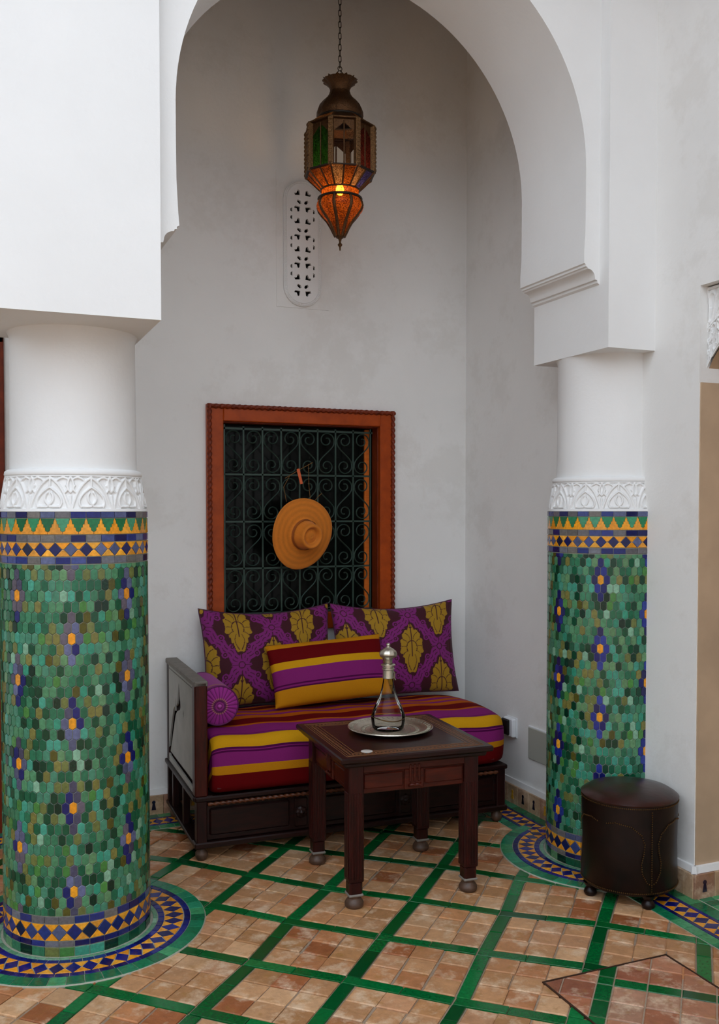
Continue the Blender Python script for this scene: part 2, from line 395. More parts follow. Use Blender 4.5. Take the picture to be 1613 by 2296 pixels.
for a in range(-6, 12):
    for b in range(-7, 9):
        c0, c1, c2, c3 = gp(a, b), gp(a, b + 1), gp(a + 1, b + 1), gp(a + 1, b)
        cc = (c0 + c1 + c2 + c3) / 4
        if not (-1.2 < cc[0] < 2.75 and 1.6 < cc[1] < 4.75): continue
        def bl(s_, t): return (1 - s_) * (1 - t) * c0 + (1 - s_) * t * c1 + s_ * t * c2 + s_ * (1 - t) * c3
        w = 0.071; g = 0.0028 / 0.35
        L = [(w + (1 - 2 * w) * k / 3 + random.uniform(-.006, .006) * (0 < k < 3)) for k in range(4)]
        for i in range(3):
            for j in range(3):
                o1, o2 = random.uniform(-.01, .01) * (0 < j), random.uniform(-.01, .01) * (j < 2)
                P = [tuple(bl(L[i] + g, L[j] + g + o1)), tuple(bl(L[i] + g, L[j + 1] - g + o2)), tuple(bl(L[i + 1] - g, L[j + 1] - g + o2)), tuple(bl(L[i + 1] - g, L[j] + g + o1))]
                terr.append((P, jit(random.choice(TERC), 0.07)))
        # green lines along the a-edge (from c0 to c1) and the b-edge (c0 to c3)
        hw = w - g
        cuts = [-hw, 0.42 + random.uniform(-.05, .05), 1 - w + 0.0]
        for k in range(2):
            s0, s1 = cuts[k] + g * 0.4, cuts[k + 1] - g * 0.4
            grn.append(([tuple(bl(-hw, s0)), tuple(bl(-hw, s1)), tuple(bl(hw, s1)), tuple(bl(hw, s0))], jit(random.choice(GREEN), 0.08)))
        cuts = [w, 0.45 + random.uniform(-.12, .12), 1 - w]
        for k in range(2):
            s0, s1 = cuts[k] + g * 0.4, cuts[k + 1] - g * 0.4
            grn.append(([tuple(bl(s0, -hw)), tuple(bl(s0, hw)), tuple(bl(s1, hw)), tuple(bl(s1, -hw))], jit(random.choice(GREEN), 0.08)))
def camuv(x, y, z=0.0):
    cy_, sy_ = cos(YAW), sin(YAW); xc = x * cy_ - y * sy_; zc = x * sy_ + y * cy_; yc = 1.5 - z
    y2 = yc * cos(PITCH) - zc * sin(PITCH); z2 = yc * sin(PITCH) + zc * cos(PITCH)
    return (806.5 + FPX * xc / z2, 1212 + FPX * y2 / z2) if z2 > 0.1 else (-9999, 9999)
def rank(P):
    x = sum(p[0] for p in P) / len(P); y = sum(p[1] for p in P) / len(P); u, w_ = camuv(x, y)
    s_ = hypot(x, y)
    if not (-40 < u < 1660 and w_ < 2340): s_ += 10
    if 0.95 < x < 2.4 and 4.0 < y: s_ += 5
    return s_
def lay(lst, name, zt, inset, mo, mv, limit, parent, zj=0.0015):
    lst = sorted([q for q in lst if not covered(q[0]) and not inhatch(q[0])], key=lambda q: rank(q[0]))
    rest = MB()
    for i, (P, c) in enumerate(lst):
        z = zt + random.uniform(-zj, zj)
        if area(P) < 1e-5: continue
        if i < limit and rank(P) < 9:
            cx, cy = sum(p[0] for p in P) / len(P), sum(p[1] for p in P) / len(P)
            mm = MB(); mm.prism([(x - cx, y - cy) for x, y in P], -0.012, z, inset)
            o = ob(name, mm.data(name, mo), parent, (cx, cy, 0)); o.color = c
        else: rest.prism(P, -0.012, z, inset, None, c)
    if rest.v: tag(ob(name + '_field', rest.data(name + '_field', mv), parent), kind='stuff')
lay(terr, 'terracotta_tile', 0.0, 0.004, TER, TERV, 300, fl)
lay(grn, 'green_tile', -0.0005, 0.002, GLZ, GLZV, 300, fl, 0.0008)
MB().box(-5.7, XR, -7.2, 1.45, -0.15, 0.0, c=C(190, 150, 114)).build('floor_field', TERV, fl)

# ---- mosaic medallions and borders on the floor
BLUE = [C(14, 22, 110), C(10, 14, 84), C(24, 34, 124), C(16, 26, 100)]
YEL = [C(236, 158, 34), C(230, 148, 28), C(222, 150, 50), C(240, 168, 48)]
RGRN = [C(26, 120, 82), C(18, 104, 66), C(44, 138, 100), C(20, 112, 74), C(60, 142, 92)]
PGRN = [C(110, 156, 126), C(126, 168, 140), C(96, 146, 112)]
SH = {}
def tile_ob(name, P, z0, z1, inset, col, parent, key=None, M=None, mat=GLZ):
    if key is not None and key in SH: me = SH[key]
    else:
        mm = MB(); mm.prism(P, z0, z1, inset); me = mm.data(name, mat)
        if key is not None: SH[key] = me
    o = ob(name, me, parent, M=M); o.color = col; return o
def ring(cx, cy, keep, nm):
    bed = MB()
    bed.lathe([(CR - 0.02, -0.004), (CR - 0.02, 0.0035), (0.452, 0.0035), (0.455, 0.0), (0.455, -0.004)], 96, cx=0, cy=0)
    v2 = [p for p in bed.v]; bed.v = [(min(p[0], XR - cx), p[1], p[2]) for p in v2]
    r_ = bed.build(nm, GROUTL, fl, loc=(cx, cy, 0))
    def sect(r0, r1, n, cols, name, ph=0.0, outer=False, gap=0.0022):
        da = 2 * pi / n; q = []
        for r, s_ in ((r0 + gap / 2, 1), (r1 - gap / 2, -1)):
            h = da / 2 - gap / 2 / r
            pts = [(r * cos(h * t), r * sin(h * t)) for t in (-1, 0, 1)]
            q += pts if s_ == 1 else pts[::-1]
        for i in range(n):
            a = ph + i * da; x, y = cx + (r0 + r1) / 2 * cos(a), cy + (r0 + r1) / 2 * sin(a)
            if keep(x, y, outer): tile_ob(name, q, -0.004, 0.006, 0.0012, jit(random.choice(cols), .08), r_, ('s', r0, n), Matrix.Rotation(a, 4, 'Z'))
    sect(CR + 0.012, 0.281, 44, PGRN, 'pale_tile')
    sect(0.281, 0.305, 48, BLUE, 'blue_tile')
    n = 40; r0, r1 = 0.305, 0.375; rm = (r0 + r1) / 2; da = 2 * pi / n; e = 0.0012
    dm = [(r0 + e, 0), (rm * cos(da / 2) + 0, -(rm * sin(da / 2)) + 2.4 * e), (r1 - e, 0), (rm * cos(da / 2), rm * sin(da / 2) - 2.4 * e)]
    t1 = [(r0 + e, 2.2 * e), (rm - 2 * e, rm * sin(da / 2)), (r0 * cos(da) + e, r0 * sin(da) - 2.2 * e)]
    t1 = [(p[0] * cos(-da / 2) - p[1] * sin(-da / 2), p[0] * sin(-da / 2) + p[1] * cos(-da / 2)) for p in [(r0 + e, 2.5 * e), ((rm - 2.5 * e) * cos(da / 2), (rm - 2.5 * e) * sin(da / 2)), ((r0 + e) * cos(da) , (r0 + e) * sin(da) - 2.5 * e)]]
    t2 = [(p[0] * cos(-da / 2) - p[1] * sin(-da / 2), p[0] * sin(-da / 2) + p[1] * cos(-da / 2)) for p in [(r1 - e, 2.5 * e), ((r1 - e) * cos(da), (r1 - e) * sin(da) - 2.5 * e), ((rm + 2.5 * e) * cos(da / 2), (rm + 2.5 * e) * sin(da / 2))]]
    for i in range(n):
        a = i * da; x, y = cx + rm * cos(a), cy + rm * sin(a)
        if not keep(x, y, False): continue
        tile_ob('blue_diamond', dm, -0.004, 0.006, 0.001, jit(random.choice(BLUE), .1), r_, 'rdm', Matrix.Rotation(a, 4, 'Z'))
        M = Matrix.Rotation(a + da / 2, 4, 'Z')
        tile_ob('yellow_tile', t1, -0.004, 0.006, 0.001, jit(random.choice(YEL), .06), r_, 'rt1', M)
        tile_ob('yellow_tile', t2, -0.004, 0.006, 0.001, jit(random.choice(YEL), .06), r_, 'rt2', M)
    sect(0.375, 0.399, 52, BLUE, 'blue_tile', outer=True)
    sect(0.399, 0.452, 48, RGRN, 'green_tile', outer=True)
ring(LC[0], LC[1], lambda x, y, o: True, 'medallion')
ring(RC[0], RC[1], lambda x, y, o: x < XR - 0.012 and not (o and x > 2.435), 'medallion')
def strip(p0, d, L, nv, name, skip):     # border strip: p0 wall corner, d along, nv away from the wall
    d = Vector(d); nv = Vector(nv); p0 = Vector(p0)
    bed = MB(); q = [p0, p0 + d * L, p0 + d * L + nv * 0.23, p0 + nv * 0.23]
    bed.prism([(p.x, p.y) for p in q], -0.004, 0.0025, 0.0); b = bed.build(name, GROUTL, fl)
    M0 = Matrix(((d.x, nv.x, 0, p0.x), (d.y, nv.y, 0, p0.y), (0, 0, 1, 0), (0, 0, 0, 1)))
    def run(w0, w1, tl, cols, nm):
        k = 0
        while k * tl < L:
            c_ = p0 + d * (k + .5) * tl + nv * (w0 + w1) / 2
            if not skip(c_.x, c_.y):
                P = [(-tl / 2 + .001, -(w1 - w0) / 2 + .001), (tl / 2 - .001, -(w1 - w0) / 2 + .001), (tl / 2 - .001, (w1 - w0) / 2 - .001), (-tl / 2 + .001, (w1 - w0) / 2 - .001)]
                tile_ob(nm, P, -0.004, 0.005, 0.0012, jit(random.choice(cols), .08), b, ('r', w0, w1, tl), M0 @ Matrix.Translation(((k + .5) * tl, (w0 + w1) / 2, 0)))
            k += 1
    run(0.004, 0.068, 0.075, RGRN, 'green_tile'); run(0.068, 0.086, 0.09, BLUE, 'blue_tile')
    run(0.162, 0.180, 0.09, BLUE, 'blue_tile'); run(0.180, 0.23, 0.07, RGRN, 'green_tile')
    w0, w1 = 0.086, 0.162; wm = (w0 + w1) / 2; tl = 0.052; h = (w1 - w0) / 2; e = .0012
    for k in range(int(L / tl)):
        c_ = p0 + d * (k + .5) * tl + nv * wm
        if skip(c_.x, c_.y): continue
        M = M0 @ Matrix.Translation(((k + .5) * tl, wm, 0))
        tile_ob('blue_diamond', [(0, -h + e), (tl / 2 - 2 * e, 0), (0, h - e), (-tl / 2 + 2 * e, 0)], -0.004, 0.005, 0.001, jit(random.choice(BLUE), .1), b, 'sdm', M)
        M = M0 @ Matrix.Translation(((k + 1) * tl, wm, 0))
        tile_ob('yellow_tile', [(-tl / 2 + 2 * e, -h + e), (tl / 2 - 2 * e, -h + e), (0, -2 * e)], -0.004, 0.005, 0.001, jit(random.choice(YEL), .06), b, 'st1', M)
        tile_ob('yellow_tile', [(-tl / 2 + 2 * e, h - e), (0, 2 * e), (tl / 2 - 2 * e, h - e)], -0.004, 0.005, 0.001, jit(random.choice(YEL), .06), b, 'st2', M)
inr = lambda x, y: hypot(x - RC[0], y - RC[1]) < 0.385 or inhatch([(x, y)])
strip((XR, YB), (0, -1), 2.9, (-1, 0), 'border', lambda x, y: inr(x, y) or y < 1.85)
strip((XR, YB), (-1, 0), 2.9, (0, -1), 'border', lambda x, y: x > XR - 0.2)
th = MB(); th.box(XR, XR + 0.4, DY - 1.05, DY, -0.02, 0.002); tb = th.build('threshold', GROUTL, fl)
for k in range(4):
    for j in range(6):
        P = [(-.03, -.02), (.03, -.02), (.03, .02), (-.03, .02)]
        tile_ob('threshold_tile', P, -0.004, 0.004, 0.0012, jit(random.choice(RGRN if k in (0, 3) or j == 0 else YEL + [C(120, 60, 30), C(220, 215, 205)]), .08), tb, 'thr', Matrix.Translation((XR + 0.035 + k * .064, DY - 0.03 - j * .044, 0)))

# ---- baseboards with little keyhole motifs
def baseboard(name, label, p0, d, nv, L, H=0.098):
    r = struct(name, label, 'baseboard'); d = Vector((d[0], d[1], 0)); nv = Vector((nv[0], nv[1], 0)); p0 = Vector(p0)
    M0 = Matrix(((d.x, 0, nv.x, p0.x), (d.y, 0, nv.y, p0.y), (0, 1, 0, 0), (0, 0, 0, 1)))
    k = 0; w = 0.098
    while k * w < L - 0.02:
        w1 = min(w, L - k * w); M = M0 @ Matrix.Translation((k * w, 0, 0)); mm = MB()
        mm.prism([(.001, 0), (w1 - .001, 0), (w1 - .001, H), (.001, H)], 0.0, 0.020, 0.002)
        me = mm.data('baseboard_tile', TER); o = ob('baseboard_tile', me, r, M=M); o.color = jit(random.choice([C(176, 140, 112), C(166, 124, 100), C(184, 152, 120)]), .05)
        if w1 > 0.07:
            cxm = w1 / 2; key = [(cxm + .009 * cos(a), .066 + .009 * sin(a)) for a in np.linspace(-0.9, pi + 0.9, 9)] + [(cxm - .011, .028), (cxm + .011, .028)]
            kk = MB(); kk.prism(key, 0.019, 0.0215, 0.0005)
            kob = ob('keyhole_motif', kk.data('keyhole_motif', GLZ), o); kob.color = C(16, 22, 46) if k % 3 != 2 else C(214, 160, 52)
        k += 1
    mm = MB(); mm.prism([(0, H), (L, H), (L, H + 0.03), (0, H + 0.03)], -0.002, 0.010, 0.009); ob('plaster_roll', mm.data('plaster_roll', WHITE, 40), r, M=M0)
    return r
baseboard('baseboard_right', 'beige tile skirting with dark keyhole motifs on the right wall', (XR, YB, 0), (0, -1), (-1, 0), YB - 3.62)
baseboard('baseboard_corner', 'beige tile skirting at the doorway corner beside the pouf', (XR, 3.20, 0), (0, -1), (-1, 0), 3.20 - DY + 0.018)
baseboard('baseboard_jamb', 'beige tile skirting on the doorway jamb', (XR - 0.018, DY - 0.006, 0), (1, 0), (0, -1), 0.4)
baseboard('baseboard_back', 'beige tile skirting with keyhole motifs under the back wall', (0.22, YB, 0), (1, 0), (0, -1), XR - 0.24)

# ================================================================== mosaic columns
HEXP = [C(14, 84, 54), C(22, 98, 66), C(40, 116, 82), C(62, 134, 96), C(10, 66, 42), C(6, 50, 34), C(118, 126, 66), C(132, 128, 64), C(70, 164, 138), C(52, 152, 122), C(140, 190, 158), C(92, 88, 30), C(78, 142, 66), C(84, 148, 104), C(104, 152, 104), C(76, 146, 116)]
HEXP = [tuple(q * .80 + .02 * sum(c[:3]) / 3 for q in c[:3]) + (1,) for c in HEXP]
HEXW = [5, 6, 7, 7, 4, 2.5, 4, 3, 4, 4, 1.6, 1.6, 3.5, 6, 4, 6]
GREYB = [C(84, 88, 116), C(72, 70, 92), C(96, 88, 100), C(26, 32, 100), C(98, 104, 140)]
BRBL = [C(30, 44, 130), C(18, 24, 96), C(40, 58, 140), C(28, 30, 80)]
BAND = [C(20, 32, 104), C(14, 20, 80), C(84, 92, 128), C(110, 112, 122), C(104, 102, 106), C(60, 72, 130), C(36, 50, 118), C(108, 104, 100)]
def carve(nu, nv, per, seed):             # arabesque relief heights on nu x nv samples (u repeats, v 0..1)
    u = (np.arange(nu) / nu * per) % 1.0 - 0.5; vv = np.linspace(0, 1, nv)
    U, V = np.meshgrid(np.abs(u), vv); H = np.zeros_like(U)
    def stroke(pts, w, h=1.0):
        nonlocal H
        D = np.full_like(U, 9.0)
        for (x0, y0_), (x1, y1_) in zip(pts[:-1], pts[1:]):
            dx, dy = x1 - x0, y1_ - y0_; t = np.clip(((U - x0) * dx + (V - y0_) * dy) / (dx * dx + dy * dy + 1e-9), 0, 1)
            D = np.minimum(D, np.hypot((U - x0 - t * dx) * 1.35, V - y0_ - t * dy))
        H = np.maximum(H, h * np.clip((w - D) / (w * 0.5), 0, 1))
    def bez(a, b, c, d, n=12):
        t = np.linspace(0, 1, n)[:, None]; a, b, c, d = map(np.array, (a, b, c, d))
        return [tuple(p) for p in (1 - t) ** 3 * a + 3 * (1 - t) ** 2 * t * b + 3 * (1 - t) * t * t * c + t ** 3 * d]
    stroke(bez((.46, .08), (.40, .35), (.30, .75), (0, .93)), .055)
    stroke(bez((.26, .10), (.38, .30), (.20, .52), (0, .66)), .045)
    stroke(bez((.50, .52), (.42, .60), (.40, .80), (.50, .95)), .05)
    stroke(bez((.02, .12), (.10, .10), (.18, .10), (.26, .12)), .04)
    stroke(bez((0, .16), (.10, .22), (.14, .38), (.05, .50)), .045)
    stroke([(0, .70), (0, .98)], .05); stroke([(.5, .02), (.5, .40)], .06)
    stroke(bez((.34, .50), (.42, .52), (.46, .62), (.40, .70)), .04)
    stroke(bez((.14, .80), (.24, .96), (.36, .96), (.44, .88)), .045)
    H = np.maximum(H, ((V < .05) | (V > .965)) * 1.0); return H
def make_column(cx, cy, name, label, phi0, fl_c, row_c, engaged):
    t = thing(name, label, 'column', (cx, cy, 0), 0, 'mosaic columns')
    ztop = ZL if not engaged else ZR
    m = MB(); m.lathe([(0.218, 1.62), (0.216, 1.75), (0.214, ztop - 0.02), (0.222, ztop)], 64); m.build('shaft', WHITE, t, smooth=40)
    m = MB(); m.lathe([(CR, -0.004), (CR, 1.50)], 96); m.build('grout_core', GROUTL, t, smooth=40)
    # carved collar
    nu, nv = 1320, 64; H = carve(nu, nv, 11, 1); V = []
    for j in range(nv):
        s_ = j / (nv - 1); z = 1.498 + s_ * 0.118; r = 0.247 - 0.020 * s_
        for i in range(nu):
            a = 2 * pi * i / nu + phi0; rr = r + 0.007 * H[j, i]; V.append((rr * cos(a), rr * sin(a), z))
    m = MB(); m.grid(V, nu, nv, wrapu=True); m.build('carved_collar', WHITE, t, smooth=50)
    m = MB(); m.lathe([(0.215, 1.640), (0.226, 1.638), (0.234, 1.632), (0.236, 1.622), (0.232, 1.614), (0.215, 1.610)], 72); m.build('collar_rim', WHITE, t, smooth=60)
    m = MB(); m.lathe([(0.215, 1.492), (CR + 0.004, 1.4945), (CR + 0.003, 1.500), (0.22, 1.504)], 72); m.build('collar_rim', WHITE, t, smooth=60)
    R0 = CR - 0.001
    stuff = MB(); field = []
    fa = atan2(-cy, -cx)                      # direction of the viewer
    def place(nm, P, a, z, col, key, lst=None, ins=0.0012):
        if engaged and cx + CR * cos(a) > XR + 0.013: return
        d = abs((a - fa + pi) % (2 * pi) - pi)
        M = Matrix.Rotation(a, 4, 'Z') @ Matrix(((0, 0, 1, R0), (1, 0, 0, 0), (0, 1, 0, z), (0, 0, 0, 1)))
        (field if lst is None else lst).append((d, nm, P, M, col, key, ins))
    def put(lst, limit, dmax):
        lst.sort(key=lambda q: q[0])
        for i, (d, nm, P, M, col, key, ins) in enumerate(lst):
            if i < limit and d < dmax: tile_ob(nm, P, 0.0, 0.0042, ins, col, t, key, M @ Matrix.Rotation(random.uniform(-.018, .018), 4, 'X') @ Matrix.Rotation(random.uniform(-.02, .02), 4, 'Y'))
            else: stuff.prism(P, 0.0, 0.0042, ins, lambda x, y, z: tuple(M @ Vector((x, y, z))), col)
    NC = 64; w = 2 * pi * (CR + .003) / NC; pz = 0.03545; tp = 0.0078; sh = pz - tp
    hw, hs = w / 2 - 0.0011, sh / 2 - 0.0002
    hexp = [(hw, -hs), (hw, hs), (0, hs + tp - .0008), (-hw, hs), (-hw, -hs), (0, -hs - tp + .0008)]
    ztopf, zbotf = 1.318, 0.140; zr0 = 1.284
    flow = {}
    for k in range(-1, 6):
        for c_ in range(-4, 5):
            rr = row_c + 8 * k + (4 if c_ % 2 else 0); q = (rr, c_ * 8)
            pal = fl_c
            # column index is counted in half tiles (2 per tile) so that the offset rows fit
            flow[(rr, c_ * 16)] = random.choice(YEL)
            for dr, dc in ((0, 2), (0, -2), (1, 1), (1, -1), (-1, 1), (-1, -1), (2, 0), (-2, 0)): flow[(rr + dr, c_ * 16 + dc)] = random.choice(pal)
    for r_ in range(-1, 34):
        z = zr0 - r_ * pz
        for i in range(NC):
            hc = 2 * i + ((r_ - row_c) % 2)
            hcs = hc if hc <= 64 else hc - 128
            a = phi0 + hc * (pi / NC)
            P = hexp; key = (name, 'hex')
            if z + hs + tp > ztopf: P = clip(hexp, 0, 1, ztopf - z - .001); key = (name, 'hext', r_)
            if z - hs - tp < zbotf: P = clip(P, 0, -1, z - zbotf - .001); key = (name, 'hexb', r_)
            if len(P) < 3 or area(P) < 4e-5: continue
            col = flow.get((r_, hcs)) or random.choices(HEXP, HEXW)[0]
            place('hexagon_tile', P, a, z, jit(col, .06), key)
    put(field, 300, 2.0)
    bands = []
    nb = 32; wb_ = 2 * pi * (CR + .003) / nb
    def rect(z0, z1, cols, nm, gap=.0012):
        P = [(-wb_ / 2 + gap, -(z1 - z0) / 2 + gap), (wb_ / 2 - gap, -(z1 - z0) / 2 + gap), (wb_ / 2 - gap, (z1 - z0) / 2 - gap), (-wb_ / 2 + gap, (z1 - z0) / 2 - gap)]
        for i in range(nb): place(nm, P, phi0 + (i + .5) * 2 * pi / nb, (z0 + z1) / 2, jit(random.choice(cols), .08), (name, nm, z0), bands)
    def diamonds(z0, z1):
        h = (z1 - z0) / 2; zc = (z0 + z1) / 2; e = .001; d = h * 0.88
        for i in range(nb):
            a = phi0 + i * 2 * pi / nb
            place('blue_diamond', [(0, -h + e), (d, 0), (0, h - e), (-d, 0)], a, zc, jit(random.choice(BAND[:3] + BAND[5:7] + [C(20, 28, 60)]), .1), (name, 'dm', z0), bands)
            a2 = a + pi / nb; k = wb_ / 2
            place('yellow_tile', [(-k + 2 * e, -h + e), (k - 2 * e, -h + e), (k - d - e, -.001 * 1.5), (-(k - d - e), -.0015)], a2, zc, jit(random.choice(YEL), .05), (name, 'y1', z0), bands)
            place('yellow_tile', [(-(k - d - e), .0015), (k - d - e, .0015), (k - 2 * e, h - e), (-k + 2 * e, h - e)], a2, zc, jit(random.choice(YEL), .05), (name, 'y2', z0), bands)
    rect(1.4725, 1.4945, BAND, 'blue_tile'); rect(1.393, 1.4175, BAND, 'blue_tile'); rect(1.3195, 1.344, BAND, 'blue_tile')
    diamonds(1.345, 1.392)
    rect(0.1135, 0.139, BAND, 'blue_tile'); diamonds(0.0565, 0.1125); rect(0.036, 0.0555, BAND, 'blue_tile')
    rect(0.002, 0.035, HEXP[:4] + HEXP[5:7] + [HEXP[8], HEXP[12], HEXP[14]], 'green_tile')
    # stepped yellow merlons on green
    zc = 1.419; k = wb_ / 2; e = .0008
    ms = [(-k + e, 0), (k - e, 0), (k - e, .007), (k * .66, .012), (k * .64, .022), (k * .44, .023), (k * .42, .033), (k * .22, .034), (k * .19, .043), (0, .052)]
    mer = ms + [(-x, y) for x, y in ms[:-1][::-1] if not (abs(x) > k - e - 1e-6 and y == 0)]
    gr = [(0, .052), (k * .94 - e, .052), (k * .81 - e, .044), (k * .78 - e, .035), (k * .58 - e, .034), (k * .56 - e, .024), (k * .36 - e, .023), (k * .33 - e, .013), (0, .0085)]
    gre = [(-x, y) for x, y in gr[1:-1]][::-1]
    grp = [(0, .0085)] + [(x, y) for x, y in gr[1:-1][::-1]] + [(-x, y) for x, y in gr[1:-1]]
    for i in range(nb):
        a = phi0 + i * 2 * pi / nb
        place('yellow_merlon', mer, a, zc, jit(random.choice(YEL), .06), (name, 'mer'), bands, 0.0004)
        place('green_tile', grp, a + pi / nb, zc, jit(random.choice([C(24, 116, 70), C(34, 128, 84), C(12, 96, 56), C(70, 150, 112)]), .06), (name, 'grp'), bands, 0.0004)
    put(bands, 100000, 1.75)
    tag(ob('mosaic_field', stuff.data('mosaic_field', GLZV), t), kind='stuff')
    return t
make_column(LC[0], LC[1], 'mosaic_column', 'green mosaic column with grey violet flowers, freestanding at the left', atan2(-LC[1], -LC[0]) - radians(3), GREYB, 6, False)
make_column(RC[0], RC[1], 'mosaic_column', 'green mosaic column with bright blue flowers, built against the right wall', atan2(-RC[1], -RC[0]) - radians(5.5), BRBL, 2, True)

# ================================================================== window, door, vent, carved lintel
w1 = tag(ob('window_1', None, None, (1.64, YB, 0.9)), 'red brown wooden window with iron scroll grille above the daybed', 'window', None, 'structure')
def loc(*p): return (p[0] - 1.64, p[1] - YB, p[2] - 0.9)
FX0, FX1, FZ0, FZ1 = 1.130, 2.152, 0.88, 2.027
def side(p, q, nm, mat, yf=-0.03, yb=0.02, bv=0.004):
    a, b = loc(p[0], YB + yf, p[1]), loc(q[0], YB + yb, q[1])
    return MB().cbox(a[0], b[0], a[1], b[1], a[2], b[2], bv).build(nm, mat, w1)
B1 = 0.084
side((FX0, FZ0), (FX0 + B1, FZ1), 'frame_stile', RWOOD); side((FX1 - B1, FZ0), (FX1, FZ1), 'frame_stile', RWOOD)
side((FX0 + B1, FZ1 - B1), (FX1 - B1, FZ1), 'frame_rail', RWOOD); side((FX0 + B1, FZ0), (FX1 - B1, FZ0 + B1), 'frame_rail', RWOOD)
# inner reveal boards
side((FX0 + B1 - 0.02, FZ0 + B1), (FX0 + B1 + 0.004, FZ1 - B1), 'reveal_board', RWOODD, 0.0, 0.075, 0.002)
side((FX1 - B1 - 0.004, FZ0 + B1), (FX1 - B1 + 0.02, FZ1 - B1), 'reveal_board', RWOODD, 0.0, 0.075, 0.002)
side((FX0 + B1, FZ1 - B1 - 0.006), (FX1 - B1, FZ1 - B1 + 0.016), 'reveal_board', RWOODD, 0.0, 0.075, 0.002)
for p, q in (((FX0 + .012, FZ0), (FX0 + .012, FZ1)), ((FX1 - .012, FZ0), (FX1 - .012, FZ1)), ((FX0, FZ1 - .012), (FX1, FZ1 - .012))):
    m = MB(); m.twist(loc(p[0], YB - .032, p[1]), loc(q[0], YB - .032, q[1]), 0.0105, 0.030); m.build('rope_moulding', RWOODD, w1, smooth=60)
# casement behind the grille: opaque pane coloured as interior darkness; right stile's colour brightened as if lit
a, b = loc(OX0 - .02, YB + .112, OZ0), loc(OX1 + .02, YB + .118, OZ1); MB().box(a[0], b[0], a[1], b[1], a[2], b[2]).build('pane', PANE, w1)
side((2.030, OZ0), (2.068, OZ1 - .03), 'casement_stile', wood('orange_wood_painted_lit', C(214, 104, 30), C(232, 128, 48), .4), 0.095, 0.112, 0.003)
# grille
gx = np.linspace(1.231, 2.033, 9); gz = [0.969, 1.201, 1.440, 1.680, 1.912]; gy = YB + 0.028
gm = MB()
for z in (gz[0], gz[-1]): gm.box(*[c for p in zip(loc(gx[0] - .012, gy - .004, z - .005), loc(gx[-1] + .012, gy + .004, z + .005)) for c in p])
for x in (gx[0], gx[-1]): gm.box(*[c for p in zip(loc(x - .004, gy - .004, gz[0]), loc(x + .004, gy + .004, gz[-1] + .02)) for c in p])
gr_o = gm.build('grille', IRON, w1)
for z in gz[1:-1]: MB().box(*[c for p in zip(loc(gx[0], gy - .004, z - .0045), loc(gx[-1], gy + .004, z + .0045)) for c in p]).build('bar', IRON, gr_o)
for x in gx[1:-1]: MB().box(*[c for p in zip(loc(x - .004, gy - .004, gz[0]), loc(x + .004, gy + .004, gz[-1] + .012)) for c in p]).build('bar', IRON, gr_o)
def scroll_pts(W_, H_):
    pts = []
    def spiral(cx, cz, r0, a0, turns, sgn, n=26): # from centre outwards
        return [(cx + (0.25 + 0.75 * i / n) * r0 * cos(a0 + sgn * (i / n - 1) * turns * 2 * pi), cz + (0.25 + 0.75 * i / n) * r0 * sin(a0 + sgn * (i / n - 1) * turns * 2 * pi)) for i in range(n + 1)]
    r = W_ * 0.44
    top = spiral(W_ * .5, H_ - r - .006, r, radians(-20), 1.35, -1)          # ends at right side heading down
    bot = spiral(W_ * .5, r + .006, r, radians(160), 1.35, -1)
    p0, p1 = top[-1], bot[-1]
    mid = []
    for i in range(1, 10):
        t_ = i / 10; mid.append(((1 - t_) ** 3 * p0[0] + 3 * (1 - t_) ** 2 * t_ * (p0[0] + .0) + 3 * (1 - t_) * t_ ** 2 * (p1[0]) + t_ ** 3 * p1[0],
                                (1 - t_) ** 3 * p0[1] + 3 * (1 - t_) ** 2 * t_ * (p0[1] - .03) + 3 * (1 - t_) * t_ ** 2 * (p1[1] + .03) + t_ ** 3 * p1[1]))
    return top + mid + bot[::-1]
cw, chh = gx[1] - gx[0], 0.2355
sp = scroll_pts(cw, chh); md = {}
for mir in (0, 1):
    mm = MB(); mm.tube([((cw - x if mir else x), 0, z) for x, z in sp], 0.0036, 6); md[mir] = mm.data('scroll', IRON, 60)
for j in range(4):
    for i in range(8):
        ob('scroll', md[(i + j) % 2], gr_o, loc(gx[i], gy - .002, gz[j]))
MB().box(-0.5, 2.6, YB + 0.30, YB + 0.33, 0, 3.6).build('room_shade_sheet', simple('painted_room_shade', C(20, 16, 14), 0.9), wb)  # added near-black sheet, its colour stands in for the unlit space behind
# wooden door at the far left of the back wall
d1 = tag(ob('door_1', None, None, (-0.28, YB, 0)), 'dark wooden door partly hidden behind the left column', 'door', None, 'structure')
MB().cbox(-0.47, 0.47, 0.02, 0.07, 0.0, 2.34, 0.004).build('door_leaf', TEAK, d1)
for x0 in (-0.47, 0.385): MB().cbox(x0, x0 + 0.085, -0.02, 0.03, 0, 2.34, 0.005).build('door_frame', RWOODD, d1)
MB().cbox(-0.47, 0.47, -0.02, 0.03, 2.26, 2.345, 0.005).build('door_frame', RWOODD, d1)
for k in range(4): MB().cbox(-0.36, 0.36, 0.005, 0.03, 0.12 + k * 0.53, 0.55 + k * 0.53, 0.012).build('door_panel', TEAK, d1)

